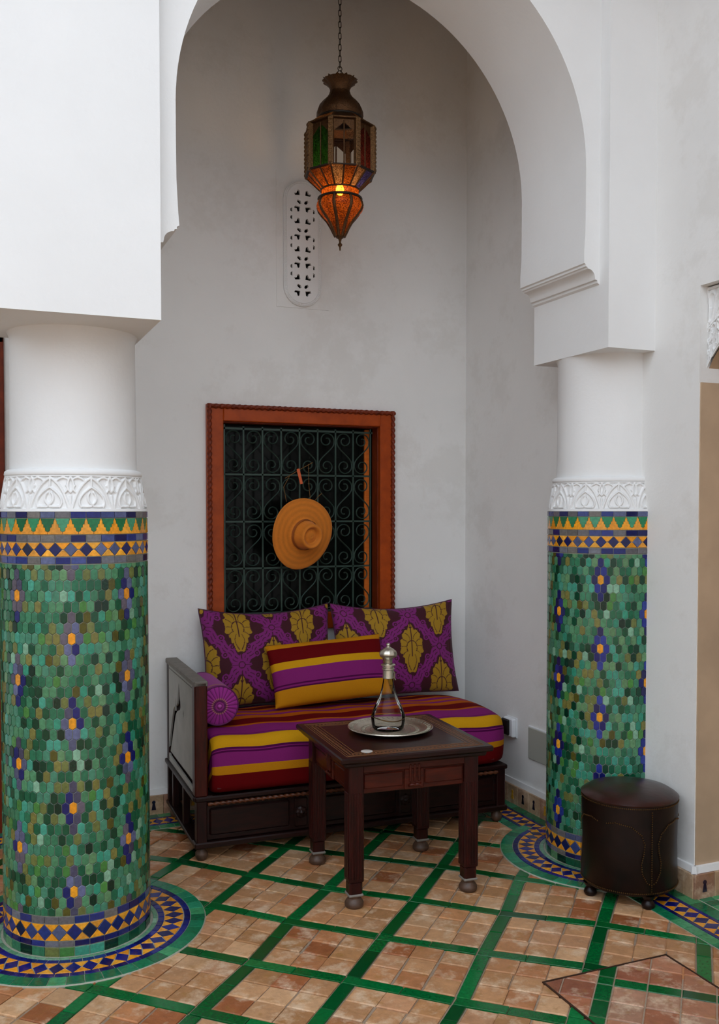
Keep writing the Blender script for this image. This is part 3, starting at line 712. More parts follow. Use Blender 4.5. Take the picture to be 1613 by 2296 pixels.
# carved plaster vent: pierced plate
vt = thing('plaster_vent', 'white pierced plaster vent panel on the back wall beside the lantern', 'wall vent', (1.637, YB, 2.865))
def rounded(w_, h_, n=16):
    r = w_ / 2; P = [(r * cos(a), h_ / 2 - r + r * sin(a)) for a in np.linspace(0, pi, n)]
    return P + [(r * cos(a), -h_ / 2 + r + r * sin(a)) for a in np.linspace(pi, 2 * pi, n)]
holes = []
def blob(cx, cz, pts, mx=1, mz=1): holes.append([(cx + mx * x * 1.22, cz + mz * z * 1.22) for x, z in pts][::(1 if mx * mz > 0 else -1)])
arrow = [(-.013, -.011), (.010, -.013), (.014, -.004), (.003, -.003), (-.002, .011), (-.010, .008)]
petal = [(-.007, .009), (-.010, 0), (.001, -.010), (.009, -.007), (.006, .004)]
small = [(-.005, .010), (.003, .005), (.003, -.006), (-.005, -.009)]
for k in range(4):
    zc = 0.258 - k * 0.1427
    for mx in (-1, 1):
        blob(mx * .0295, zc, arrow, mx, 1); blob(mx * .0185, zc - .0475, petal, -mx, 1); blob(mx * .0295, zc - .0855, arrow, mx, -1)
        if k < 3: blob(mx * .0625, zc - .092, small, mx, 1); blob(mx * .0625, zc - .130, small, mx, 1)
# keep arrows pointing outwards
v, f = fill2d([rounded(0.205, 0.640)] + holes, 0.016)
m = MB(); m.add([(x, -0.010 + z, y) for x, y, z in v], f); m.build('pierced_plate', WHITE, vt)
m = MB()
for r_ in (0.0975, 0.087):
    P = rounded(2 * r_, 0.640 - 0.205 + 2 * r_, 24); m.tube([(x, -0.018, z) for x, z in P], 0.0022, 6, closed=True)
m.build('rim_bead', WHITE, vt, smooth=60)
P = rounded(2 * .0922, 0.640 - 0.205 + 2 * .0922, 26); bead = MB(); tot = []
for i in range(len(P)):
    a, b = Vector(P[i]), Vector(P[(i + 1) % len(P)]); n = max(1, int((b - a).length / .011))
    tot += [a.lerp(b, k / n) for k in range(n)]
for p in tot: bead.lathe([(0.0, 0.004), (.0025, .003), (.0035, 0)], 6); 
bead = MB()
for p in tot:
    bead.cbox(p.x - .0032, p.x + .0032, -.0205, -.016, p.y - .0032, p.y + .0032, .0014)
tag(bead.build('beading', WHITE, vt), kind='stuff')
v, f = fill2d([[(-.137, -.327), (.147, -.327), (.147, .36), (-.137, .36)], rounded(0.200, 0.635)], 0.006)
m = MB(); m.add([(x, -0.001 + z, y) for x, y, z in v], f); m.build('plaster_patch', WALLW, vt)

MB().box(-.077, .078, .02, .03, -.285, .295).build('dark_backing', simple('vent_painted_shade', C(16, 14, 12), .9), vt)  # near-black sheet paints the shade inside the pierced holes
# carved lintel over the right doorway
ct = thing('carved_lintel', 'white carved plaster lintel panel above the right doorway', 'carved panel', (XR, DY, 2.0))
nu, nv = 420, 150; Lp = 1.05; V = []
Hc = carve(nu, nv, 9, 2); Hd = np.roll(carve(nu, nv // 2, 16, 3), 7, axis=1); Hc[:Hd.shape[0]] = Hd
for j in range(nv):
    for i in range(nu):
        s_ = i / (nu - 1); top = 0.345; bot = 0.04 - 0.0 + 0.14 * min(1, max(0, (s_ * Lp - .0) / .13)) ** 0.8 if s_ < .5 else 0.04 + 0.14 * min(1, ((1 - s_) * Lp) / .13) ** .8
        z = bot + (top - bot) * j / (nv - 1); V.append((0.045 - 0.010 * Hc[j, i], -s_ * Lp, z))
m = MB(); m.grid(V, nu, nv); m.build('carving', WHITE, ct, smooth=50)
V = [];
for s_ in np.linspace(0, 1, 60):
    bot = 0.04 + 0.14 * min(1, min(s_, 1 - s_) * Lp / .13) ** .8
    V += [(0.046, -s_ * Lp, bot), (0.398, -s_ * Lp, bot)]
m = MB(); m.grid(V, 2, 60); m.build('arch_soffit', TADEL, ct)

# ================================================================== hanging lantern
ln = thing('hanging_lantern', 'brass and coloured glass lantern hanging on a chain in the arch', 'lantern', (1.613, 4.1, 2.68))
LA = [radians(-60 - 90 - 22.6 + 45 * k) - 0.0 for k in range(8)]     # post directions
va = atan2(-4.1, -1.613)
LA = [va + radians(-60 + 45 * k) for k in range(8)]
m = MB(); m.lathe([(0, 0), (.003, .004), (.004, .018), (.009, .024), (.011, .029), (.007, .034), (.004, .040), (.008, .054), (.018, .060), (.021, .066), (.012, .070)], 20); m.build('finial', BRASS, ln, smooth=50)
bprof = [(.020, .066), (.030, .085), (.040, .105), (.058, .135), (.080, .160), (.097, .182), (.103, .200), (.099, .216), (.092, .230)]
AMB = tglass('amber_glass', (0.32, 0.085, 0.012, 1)); AMB2 = tglass('pale_amber_glass', (0.36, 0.20, 0.09, 1))
GRNG = tglass('green_glass', (0.015, 0.09, 0.012, 1)); REDG = tglass('dark_red_glass', (0.10, 0.018, 0.015, 1)); BLUG = tglass('blue_glass', (0.05, 0.05, 0.25, 1)); PNK = tglass('pink_glass', (0.70, 0.36, 0.30, 1))
for k in range(8):
    a0 = LA[k]; m = MB(); V = []
    for r, z in bprof:
        for i in range(7):
            t_ = i / 6; a = a0 + radians(4) + radians(37) * t_; rr = r * (1 + .05 * sin(pi * t_)); V.append((rr * cos(a), rr * sin(a), z))
    m.grid(V, 7, len(bprof)); m.build('bulb_pane', AMB, ln, smooth=60)
    m = MB(); m.tube([((r + .001) * cos(a0), (r + .001) * sin(a0), z) for r, z in bprof], .0075, 6); m.build('bulb_rib', BRASS, ln, smooth=60)
def torus(z, r, t_, mat, nm='hoop'): m = MB(); m.tube([(r * cos(a), r * sin(a), z) for a in np.linspace(0, 2 * pi, 49)[:-1]], t_, 8, closed=True); m.build(nm, mat, ln, smooth=60)
torus(.234, .097, .006, IRONB); torus(.272, .088, .004, BRASS)
m = MB(); m.lathe([(.090, .236), (.087, .252), (.088, .272)], 8, LA[0], LA[0] + 2 * pi); m.build('collar_glass', AMB, ln)
glc = [GRNG, CPANE, REDG, PNK, CPANE, CPANE, CPANE, AMB2]; flc = [AMB] * 3 + [AMB2, AMB, AMB2, BLUG] + [AMB] * 9
R0_, R1_ = .088, .160
for k in range(8):
    a0, a1 = LA[k], LA[(k + 1) % 8] if k < 7 else LA[0] + 2 * pi
    pt = lambda r, a, z: (r * cos(a), r * sin(a), z)
    am = (a0 + a1) / 2; h = radians(22.5)
    ppt = lambda r, f_, z: tuple(Vector((r * cos(a0), r * sin(a0), z)).lerp(Vector((r * cos(a1), r * sin(a1), z)), f_))
    # lower flared panes, two per side
    for f0, f1 in ((.04, .48), (.52, .96)):
        m = MB(); m.add([ppt(R0_, f0, .273), ppt(R0_, f1, .273), ppt(R1_ * .98, f1, .338), ppt(R1_ * .98, f0, .338)], [(0, 1, 2, 3)]); m.build('lower_pane', flc[2 * k + (2 if f0 > .3 else 1)] if k < 7 else AMB, ln)
    m = MB()
    for f_ in (0, .5): m.tube([ppt(R0_, f_, .272), ppt(R1_ * .98, f_, .338)], .0042, 6)
    m.build('lower_rib', BRASS, ln)
    # upright side: two panes, a mullion and a small arched head
    rp = .150
    for f0, f1 in ((.10, .485), (.515, .90)):
        P = [(f0, .345), (f1, .345), (f1, .500), ((f0 + f1) / 2 + (.05 if f0 < .3 else -.05), .522), (f0, .500)]
        if f0 < .3: P = [(f0, .345), (f1, .345), (f1, .525), (f1 - .12, .515), (f0, .485)]
        else: P = [(f0, .345), (f1, .345), (f1, .485), (f0 + .12, .515), (f0, .525)]
        m = MB(); m.add([ppt(rp, q, z) for q, z in P], [tuple(range(5))]); m.build('side_pane', glc[k], ln)
    m = MB(); m.tube([ppt(rp + .002, .5, .34), ppt(rp + .002, .5, .535)], .0035, 6); m.build('mullion', BRASS, ln)
    m = MB(); V = [ppt(rp, .06, .485), ppt(rp, .38, .515), ppt(rp, .5, .527), ppt(rp, .62, .515), ppt(rp, .94, .485), ppt(rp, .94, .545), ppt(rp, .06, .545)]
    m.add(V, [(0, 1, 2, 5, 6), (2, 3, 4, 5)]); m.build('arched_head', BRASS, ln)
    # projecting fretwork post
    M = Matrix.Rotation(a0, 4, 'Z')
    m = MB(); m.cbox(.138, .166, -.0115, .0115, .336, .548, .003, M)
    for q in range(11): m.cbox(.165, .169, -.009, .009, .346 + q * .0185, .357 + q * .0185, .0015, M)
    m.build('fretwork_post', BRASSL, ln)
    # sloping shoulder panel
    m = MB(); m.add([ppt(.158, 0, .548), ppt(.158, 1, .548), ppt(.100, 1, .592), ppt(.100, 0, .592)], [(0, 1, 2, 3)]); m.build('shoulder_panel', BRASS if k % 2 else AMB2, ln)
m = MB(); m.lathe([(.150, .336), (.166, .338), (.168, .343), (.150, .346)], 8, LA[0], LA[0] + 2 * pi); m.build('lower_band', IRONB, ln)
m = MB(); m.lathe([(.148, .540), (.164, .544), (.164, .550), (.14, .552)], 8, LA[0], LA[0] + 2 * pi); m.build('upper_band', BRASS, ln)
torus(.590, .100, .0065, IRONB)
m = MB(); m.lathe([(.099, .592), (.105, .606), (.104, .625), (.096, .646), (.078, .668), (.060, .685), (.049, .702), (.046, .715)], 48, rf=lambda a, z: 1 + .018 * cos(16 * a)); m.build('dome', BRASS, ln, smooth=60)
m = MB(); m.lathe([(.044, .712), (.046, .728), (.052, .742), (.064, .756), (.074, .764)], 96, rf=lambda a, z: 1 + (.10 * abs(sin(6 * a)) * max(0, (z - .735) / .03))); m.build('crown', BRASS, ln, smooth=50)
m = MB()
for k in range(12):
    a = 2 * pi * k / 12; M = Matrix.Rotation(a, 4, 'Z'); m.add([tuple(M @ Vector(p)) for p in ((.070, -.013, .762), (.070, .013, .762), (.083, 0, .770), (.070, 0, .766))], [(0, 1, 2), (0, 2, 3), (1, 3, 2)])
m.build('crown_points', BRASS, ln)
for k in range(3):
    a = va + 2 * pi * k / 3 + .5; m = MB(); m.tube([(.058 * cos(a), .058 * sin(a), .757), (.004 * cos(a), .004 * sin(a), .812)], .0018, 6); m.build('hanger_wire', IRONB, ln)
m = MB(); m.tube([(.010 * cos(a), 0, .820 + .010 * sin(a)) for a in np.linspace(0, 2 * pi, 17)[:-1]], .0018, 6, closed=True); m.build('hanger_ring', IRONB, ln)
link = MB(); link.tube([(.0062 * cos(a), 0, (.0085 if sin(a) > 0 else -.0085) + .0062 * sin(a)) for a in np.linspace(0, 2 * pi, 17)[:-1]], .0017, 6, closed=True); ld = link.data('chain_link', IRONB, 60)
zz = .838; k = 0
while zz < 1.92: ob('chain_link', ld, ln, (0, 0, zz), (0, 0, va + pi / 2 * (k % 2) + .4)); zz += .0255; k += 1
m = MB(); m.lathe([(0, .252), (.010, .254), (.017, .264), (.019, .278), (.014, .294), (.006, .304), (0, .306)], 16); m.build('bulb', BULB, ln, smooth=60)
m = MB(); m.tube([(0, 0, .304), (0, 0, .34)], .006, 8); m.build('bulb_stem', IRONB, ln)

# ================================================================== daybed
RZ = radians(-1.5); DX, DYB = 0.905, 3.975       # front left corner of the daybed
db = thing('daybed', 'dark carved wooden daybed frame with one grey painted arm', 'daybed', (DX, DYB, 0), RZ)
L_, D_ = 1.50, 0.70
# front apron box
MB().cbox(0.03, L_, 0.015, 0.045, 0.085, 0.262, 0.004).build('front_apron', DWOOD, db)
MB().cbox(-0.004, L_ + 0.006, -0.006, 0.075, 0.258, 0.280, 0.005).build('top_rail', DWOOD, db)
MB().cbox(-0.006, L_ + 0.006, -0.008, 0.06, 0.058, 0.084, 0.005).build('bottom_rail', DWOOD, db)
MB().cbox(-0.006, 0.055, 0.02, D_, 0.058, 0.076, 0.004).build('bottom_rail', DWOOD, db)
MB().cbox(-0.012, 0.075, 0.0, D_, 0.262, 0.282, 0.004).build('side_ledge', DWOOD, db)
MB().cbox(L_ - 0.05, L_, 0.02, D_, 0.258, 0.278, 0.004).build('side_ledge', DWOOD, db)
MB().cbox(L_ - 0.035, L_ - 0.005, 0.03, D_, 0.07, 0.262, 0.004).build('end_panel', DWOOD, db)
MB().cbox(0.0, L_, D_ - 0.03, D_, 0.07, 0.28, 0.004).build('back_rail', DWOOD, db)
MB().box(0.03, L_, 0.03, D_, 0.266, 0.276).build('slat_board', DWOOD, db)
for y_ in (0.30, 0.56): MB().cbox(0.004, 0.034, y_, y_ + 0.03, 0.07, 0.264, 0.003).build('side_post', DWOODV, db)
for x_ in (0.004, L_ - 0.05): MB().cbox(x_, x_ + 0.045, -0.002, 0.05, 0.08, 0.262, 0.004).build('corner_post', DWOODV, db)
m = MB(); m.twist((0.05, -0.004, 0.247), (L_ - 0.05, -0.004, 0.247), 0.0075, 0.026); m.build('rope_carving', wood('rubbed_rope_wood', C(60, 28, 16), C(110, 62, 36), 0.35), db, smooth=60)
for x0, x1 in ((0.06, 0.42), (0.58, 0.93), (1.08, 1.44)):
    MB().cbox(x0, x1, 0.008, 0.02, 0.105, 0.225, 0.008).build('apron_panel', DWOOD, db)
for x0 in (0.47, 0.975):
    MB().cbox(x0 - .03, x0 + .03, 0.004, 0.018, 0.10, 0.23, 0.006).build('carved_block', DWOOD, db)
    m = MB(); m.lathe([(0, .016), (.008, .014), (.012, .008), (.022, .007), (.027, 0)], 24, rf=lambda a, z: 1 + .08 * cos(8 * a)); o = m.build('rosette', DWOOD, db, smooth=50, loc=(x0, 0.004, 0.165), rot=(pi / 2, 0, 0))
for x_, y_ in ((0.03, 0.03), (L_ - 0.035, 0.03), (0.03, D_ - .06), (L_ - 0.035, D_ - .06)):
    m = MB(); m.lathe([(0, 0.0), (.018, .002), (.027, .018), (.027, .034), (.017, .048), (.020, .060), (0, .062)], 20); m.build('bun_foot', FOOTC, db, smooth=60, loc=(x_, y_, 0))
# arm: posts, painted panel with a torn gap, cap
MB().cbox(-0.004, 0.052, -0.004, 0.052, 0.280, 0.772, 0.006).build('arm_post', wood('red_dark_wood', C(34, 7, 4), C(80, 20, 11), 0.35, (14, 14, 1.5), 6), db)
MB().cbox(0.0, 0.052, D_ - .05, D_, 0.280, 0.755, 0.006).build('arm_post', DWOODV, db)
MB().cbox(-0.006, 0.054, -0.004, D_, 0.750, 0.776, 0.005).build('arm_cap', GTOP, db)
MB().box(0.018, 0.046, 0.05, D_ - .05, 0.282, 0.752).build('arm_board', DWOODV, db)
P = [(0.046, 0.282), (D_ - .01, 0.282), (D_ - .01, 0.752), (0.046, 0.752)]
gap = [(.665, .322), (.60, .45), (.53, .555), (.50, .575), (.487, .555), (.465, .625), (.452, .585), (.43, .60), (.389, .705), (.345, .60), (.36, .585), (.43, .565), (.47, .54), (.50, .50), (.612, .335), (.06, .335), (.06, .305), (.62, .31)]
v, f = fill2d([P, gap, [(.292, .580), (.279, .602), (.268, .580), (.279, .560)]], 0.008)
m = MB(); m.add([(0.006 + z, x, y) for x, y, z in v], f); m.build('arm_panel', GPAINT, db)
for a_, b_ in (((.06, .735), (D_ - .03, .735)), ((D_ - .03, .735), (D_ - .03, .30))):
    m = MB(); m.tube([(0.0015, a_[0], a_[1]), (0.0015, b_[0], b_[1])], .0018, 6); m.build('panel_bead', GTOP, db)
def dbw(x, y, z): c_, s_ = cos(RZ), sin(RZ); return (DX + x * c_ - y * s_, DYB + x * s_ + y * c_, z)

# ---- striped fabrics
MAR = C(98, 5, 9); MARD = C(82, 4, 9); PUR = C(128, 34, 104); PURD = C(76, 8, 62); GLD = C(192, 126, 16); ORG = C(172, 84, 10); YELW = C(204, 148, 18)
mz0, mz1 = 0.286, 0.528
SF = [(0.0, MAR), (.085, GLD), (.122, PUR), (.178, PURD), (.186, PUR), (.190, PURD), (.197, YELW), (.262, PURD), (.268, PUR), (.274, PURD), (.281, PUR), (.372, ORG), (.392, MAR), (.470, ORG), (.520, PUR), (.550, ORG), (.590, PUR), (.635, ORG), (.675, MARD), (.74, ORG), (.78, PUR), (.84, MARD)]
TOTS = 1.0
STM = stripes('striped_mattress_fabric', [(p / TOTS, c) for p, c in SF])
mt = thing('mattress', 'striped purple gold and maroon mattress on the daybed', 'mattress', (DX + 0.07, DYB - 0.015, mz0), RZ)
LX, DYM, HM = 1.455, 0.66, mz1 - mz0
def mat_mesh():
    R = 0.05; cs = []           # cross-section (y,z,s): s runs up the front face and back over the top
    for z in np.linspace(0.03, HM - R, 22): cs.append((0.0 - 0.012 * sin(pi * z / HM), z, z))
    for a in np.linspace(0, pi / 2, 14)[1:]: cs.append((R - R * cos(a), HM - R + R * sin(a), HM - R + R * a))
    s0 = cs[-1][2]
    for y in np.linspace(R, DYM - R, 40)[1:]: cs.append((y, HM + 0.022 * sin(pi * (y - R) / (DYM - 2 * R)) ** .8 if y < DYM - R else HM, s0 + y - R))
    s1 = cs[-1][2]
    for a in np.linspace(0, pi / 2, 8)[1:]: cs.append((DYM - R + R * sin(a), HM - R + R * cos(a), min(.999, s1 + R * a)))
    cs.append((DYM, 0.03, .999)); cs.append((DYM - .03, 0.0, .999)); cs.append((0.03, 0.0, 0.0)); cs.append((0.004, .012, 0.0))
    V = []; st = []; xs = list(np.concatenate([[0, .004, .012, .024, .04], np.linspace(.06, LX - .14, 46), LX - .13 + .13 * np.sin(np.linspace(0, pi / 2, 14)[1:])]))
    for x in xs:
        eL = max(0, .045 - x) ; eR = max(0, x - (LX - .13))
        iL = .045 - sqrt(max(0, .045 ** 2 - eL ** 2)); iR = .13 - sqrt(max(0, .13 ** 2 - eR ** 2)); i_ = iL
        iz = .05 - .05 * sqrt(max(0, 1 - (eR / .13) ** 2 * .95))
        for y, z, s_ in cs:
            fy = min(1, max(0, 1 - y / .3)); by = min(1, max(0, (y - .3) / .3))
            yy = y + (iL * .5 + iR * .95) * fy - (iL * .5 + iR * .9) * by
            zz_ = min(z, HM + .03) ; t_ = z / HM
            zz_ = z - (iL * .5 + iz) * max(0, t_ - .3) / .7 + (iL * .3 + iz * .6) * max(0, .45 - t_)
            zz_ += 0.003 * sin(x * 23 + y * 9) * (t_ > .6) - .012 * (x / LX) * (t_ > .5)
            V.append((x, yy, zz_)); st.append(s_)
    n = len(cs); m = MB(); m.grid(V, n, len(xs), None, st, wrapu=True)
    m.f.append(tuple(range(n))); m.f.append(tuple((len(xs) - 1) * n + i for i in range(n))); return m
mm = mat_mesh(); o = mm.build('mattress_cover', STM, mt, smooth=60)
# piping along the lower front edge
m = MB(); m.tube([(x, 0.001, 0.028) for x in np.linspace(0.02, LX - .1, 30)], .004, 6); m.build('piping', simple('maroon_cord', MARD, .7), mt, smooth=60)

def pedge(w_, h_, u_, v_, ear, et):
    return w_ / 2 * u_ * (1 - ear * (1 - v_ * v_)), h_ / 2 * v_ * (1 - (et if v_ > 0 else ear * .5) * (1 - u_ * u_))
def pillow(w_, h_, t_, nu, nv, ear=0.10, colf=None, stf=None, puff=.42, et=.04):
    m = MB()
    for sgn in (1, -1):
        V, cs, st = [], [], []
        for j in range(nv):
            v_ = -1 + 2 * j / (nv - 1)
            for i in range(nu):
                u_ = -1 + 2 * i / (nu - 1)
                x, z = pedge(w_, h_, u_, v_, ear, et)
                th_ = t_ / 2 * (max(0, (1 - u_ ** 2)) ** puff) * (max(0, (1 - v_ ** 2)) ** puff)
                th_ *= 1 + .05 * sin(u_ * 5 + v_ * 3) * (abs(u_) < .9)
                V.append((x, -sgn * th_, z))
                if colf: cs.append(colf(w_ / 2 * u_, h_ / 2 * v_))
                if stf: st.append(stf(u_, v_))
        m.grid(V, nu, nv, cs if colf else None, st if stf else None)
    return m
# ---- damask pattern
DG, DP, DM = C(158, 120, 20), C(120, 26, 106), C(58, 4, 20)
PX_, PY_ = 0.350, 0.400
def damask(x, y, ox, oy):
    x += ox; y += oy
    best = DM
    # purple scrolling ogee band
    a = (x / PX_) % 1.0; b = (y / PY_) % 1.0
    da = min(abs(a - .5), .5) ; 
    for (qx, qy) in ((0, 0), (1, 0), (0, 1), (1, 1), (.5, .5)):
        dx, dy = (a - qx) * PX_, (b - qy) * PY_
        # palmette: pointed base, lobed crown
        dyy = dy / 1.28; r = hypot(dx, dyy); th_ = atan2(dx, dyy)           # 0 = up
        if r < .16:
            at = abs(th_)
            env = .100 + .016 * cos(2 * at) + (.024 * max(0, 1 - at / .35)) + (.020 * max(0, (at - 2.75) / .4)) - .022 * max(0, 1 - abs(at - 2.35) / .4)
            env *= .80 * (.84 + .16 * abs(cos(5.2 * at + .25)) ** .5 + .035 * cos(17 * at))
            if r < env:
                vein = abs(((at * 1.66 + 2.2 * r + .5 * sin(40 * r)) % 1.0) - .5)
                if vein > .45 and .030 < r < env * .93: return DM
                if abs(dx) < .0022 and dy > -.05: return DM
                if abs(r - .030) < .0022 and at < 2.2: return DM
                return DG
            if r < env + .008: return DM
    dd = abs(a - .5) + abs(b - .5)           # ogee lattice metric, 0.5 = boundary between medallions
    t_ = (a - b) if (a - .5) * (b - .5) > 0 else (a + b)
    k = abs(dd - .5 + .020 * sin(t_ * 4 * pi * 2))
    for qx, qy in ((.5, 0), (.5, 1), (0, .5), (1, .5)):      # fleurons where the bands cross
        dx, dy = (a - qx) * PX_, (b - qy) * PY_; r = hypot(dx, dy); th_ = atan2(dx, dy)
        e_ = .050 * (.72 + .28 * cos(4 * th_)) + .006 * cos(12 * th_)
        if r < e_: return DM if (abs(r - .016) < .0028 or (abs(sin(2 * th_)) < .10 and r > .02)) else DP
    for qx, qy in ((.25, .25), (.75, .25), (.25, .75), (.75, .75)):   # paired curls along the bands
        for sx in (-1, 1):
            for sy_ in (-.5, .5):
                ddx = (a - qx) * PX_ - sx * .020 - sy_ * .05 * (1 if (qx - .5) * (qy - .5) < 0 else -1); ddy = (b - qy) * PY_ - sx * .020 * (1 if (qx - .5) * (qy - .5) > 0 else -1) * -1 * -1 - sy_ * .05
                r = hypot(ddx, ddy)
                if r < .0175: return DP if (r > .0105 or r < .0045) else DM
    if k < .10: return DM if (abs(k - .034) < .008 and (t_ * 7) % 1.0 < .7) else DP
    return best
def cushion(x, label, ox, oy, rz, tilt, yb_=0.588, w_=0.686, h_=0.485):
    t = thing('damask_cushion', label, 'cushion', dbw(x, yb_, 0.541), RZ + rz, 'damask cushions')
    m = pillow(w_, h_, 0.19, 240, 180, .06, lambda a, b: damask(a, b, ox, oy), None, .42, .17)
    o = m.build('cushion_cover', DAMF, t, smooth=70, loc=(0, 0.02, h_ / 2 - .004), rot=(-tilt, 0, 0), weld=True)
    P = [(x_, 0, z_) for x_, z_ in (pedge(w_, h_, u_, v_, .06, .17) for u_, v_ in [(q, -1) for q in np.linspace(-1, 1, 20)] + [(1, q) for q in np.linspace(-1, 1, 20)[1:]] + [(-q, 1) for q in np.linspace(-1, 1, 20)[1:]] + [(-1, -q) for q in np.linspace(-1, 1, 20)[1:-1]])]
    m = MB(); m.tube(P, .0035, 6, closed=True); m.build('piping', simple('plum_cord', C(70, 10, 50), .7), t, smooth=60, loc=(0, 0.02, h_ / 2 - .004), rot=(-tilt, 0, 0))
    return t
cushion(0.492, 'purple and gold damask cushion at the left, behind the bolster', PX_ / 2, PY_ / 2 + .05, radians(3), radians(13))
cushion(1.170, 'purple and gold damask cushion at the right end of the daybed', PX_ / 2 - .06, PY_ / 2 + .005, radians(-2), radians(11), 0.566)
# ---- striped lumbar pillow
PS = [(0.0, GLD), (.24, PURD), (.262, PUR), (.29, PURD), (.315, PUR), (.545, YELW), (.665, MAR), (.90, GLD), (.985, MARD)]
STP = stripes('striped_pillow_fabric', PS)
lp = thing('striped_pillow', 'striped gold maroon and purple oblong pillow in front of the damask cushions', 'pillow', dbw(0.742, 0.395, 0.566), RZ + radians(0))
m = pillow(0.60, 0.315, 0.15, 70, 60, .035, None, lambda u_, v_: (v_ + 1) / 2)
m.build('pillow_cover', STP, lp, smooth=70, loc=(0, .012, .150), rot=(radians(-26), radians(-3), 0), weld=True)
# ---- bolster
bo = thing('bolster', 'purple bolster roll with pleated round end against the daybed arm', 'bolster', dbw(0.128, 0.12, 0.552), RZ)
BR, BL = 0.089, 0.37; BPU = C(146, 36, 130); BPD = C(92, 14, 78)
V, cs = [], []; n = 72
for j in range(28):
    y = BL * j / 27; r = BR * (1 - .05 * (j in (0, 27)))
    for i in range(n):
        a = 2 * pi * i / n; V.append((r * cos(a), y, BR + r * sin(a))); cs.append(BPU if j not in (2,) else C(150, 110, 40))
m = MB(); m.grid(V, n, 28, cs, wrapu=True); m.build('bolster_cover', PURF, bo, smooth=60)
for y0_, sg in ((0.0, -1), (BL, 1)):
    V, cs = [], []; nr = 16
    for j in range(nr + 1):
        q = j / nr; r = BR * .955 * (1 - q) + .0005
        for i in range(144):
            a = 2 * pi * i / 144; pl = (i % 6) / 6; hgt = .018 * (1 - (1 - q) ** 2) + .0035 * sin(pi * pl) * (.2 < 1 - q < .97)
            V.append((r * cos(a), y0_ + sg * hgt, BR + r * sin(a)))
            cs.append(BPD if ((i % 6) == 0 and .25 < 1 - q) or abs(1 - q - .28) < .04 or abs(1 - q - .14) < .03 else (C(168, 112, 96) if abs(1 - q - .36) < .035 else BPU))
    m = MB(); m.grid(V, 144, nr + 1, cs, wrapu=True); m.build('pleated_end', PURF, bo, smooth=60)
    m = MB(); m.tube([(BR * .965 * cos(a), y0_, BR + BR * .965 * sin(a)) for a in np.linspace(0, 2 * pi, 61)[:-1]], .0042, 6, closed=True); m.build('piping', simple('bolster_cord', BPD, .7), bo, smooth=60)
    m = MB(); m.lathe([(0, .010), (.007, .008), (.010, .002), (.010, 0)], 16); m.build('button', simple('button_purple', C(170, 70, 150), .6), bo, smooth=60, loc=(0, y0_ + sg * .016, BR), rot=(pi / 2 if sg < 0 else -pi / 2, 0, 0))

# ================================================================== side table
TZ = 0.585; tb_ = thing('side_table', 'dark carved wooden side table with inlaid top in front of the daybed', 'table', (1.607, 3.530, 0), radians(-3.2))
INL = simple('rubbed_inlay', C(122, 78, 46), 0.4); 
hT = 0.312
MB().cbox(-hT, hT, -hT, hT, TZ - 0.022, TZ, 0.005).build('table_top', wood('table_top_wood', C(18, 5, 4), C(44, 14, 10), 0.28, (2, 12, 12), 5), tb_)
MB().cbox(-hT + .02, hT - .02, -hT + .02, hT - .02, TZ - 0.042, TZ - 0.022, 0.006).build('top_moulding', DWOOD, tb_)
inl = MB()
for s_ in (-1, 1):
    for ax in (0, 1):
        for off in (.232, .246, .272, .282):
            p = (s_ * off - .0012, s_ * off + .0012, -off, off) if ax == 0 else (-off, off, s_ * off - .0012, s_ * off + .0012)
            inl.box(*p, TZ - .001, TZ + .0012)
        k = -.25
        while k < .25:
            M = Matrix.Translation((s_ * .259, k, 0) if ax == 0 else (k, s_ * .259, 0)) @ Matrix.Rotation(pi / 4, 4, 'Z')
            inl.box(-.004, .004, -.004, .004, TZ - .001, TZ + .0012, M); k += .0155
inl.build('inlay_border', INL, tb_)
RED = wood('table_apron_wood', C(44, 12, 6), C(84, 28, 14), 0.34, (1.5, 12, 12), 6)
lo = 0.232
for a in range(4):
    M = Matrix.Rotation(a * pi / 2, 4, 'Z')
    m = MB(); m.cbox(-lo + .02, lo - .02, -.250, -.226, .43, TZ - .04, .003, M); m.build('apron', RED, tb_)
    m = MB(); m.cbox(-lo + .02, lo - .02, -.262, -.248, TZ - .075, TZ - .042, .004, M); m.build('apron_moulding', RED, tb_)
    for x0, x1 in ((-.205, -.045), (.045, .205)):
        m = MB(); m.cbox(x0, x1, -.2555, -.249, .448, .505, .004, M); m.build('apron_panel', RED, tb_)
    m = MB(); m.cbox(-.040, .040, -.260, -.249, .432, .512, .004, M); m.build('carved_block', RED, tb_)
    m = MB()
    for x0 in (-.018, 0, .018): m.cbox(x0 - .005, x0 + .005, -.267, -.258, .462, .53, .003, M)
    m.build('carved_reed', RED, tb_)
    m = MB(); m.twist(tuple(M @ Vector((-.026, -.263, .449))), tuple(M @ Vector((.026, -.263, .449))), .0065, .022); m.build('rope_carving', RED, tb_, smooth=60)
GBAND = simple('grey_band', C(120, 114, 106), .5)
LEGW = wood('table_leg_wood', C(26, 4, 3), C(56, 13, 9), 0.33, (14, 14, 1.5), 6)
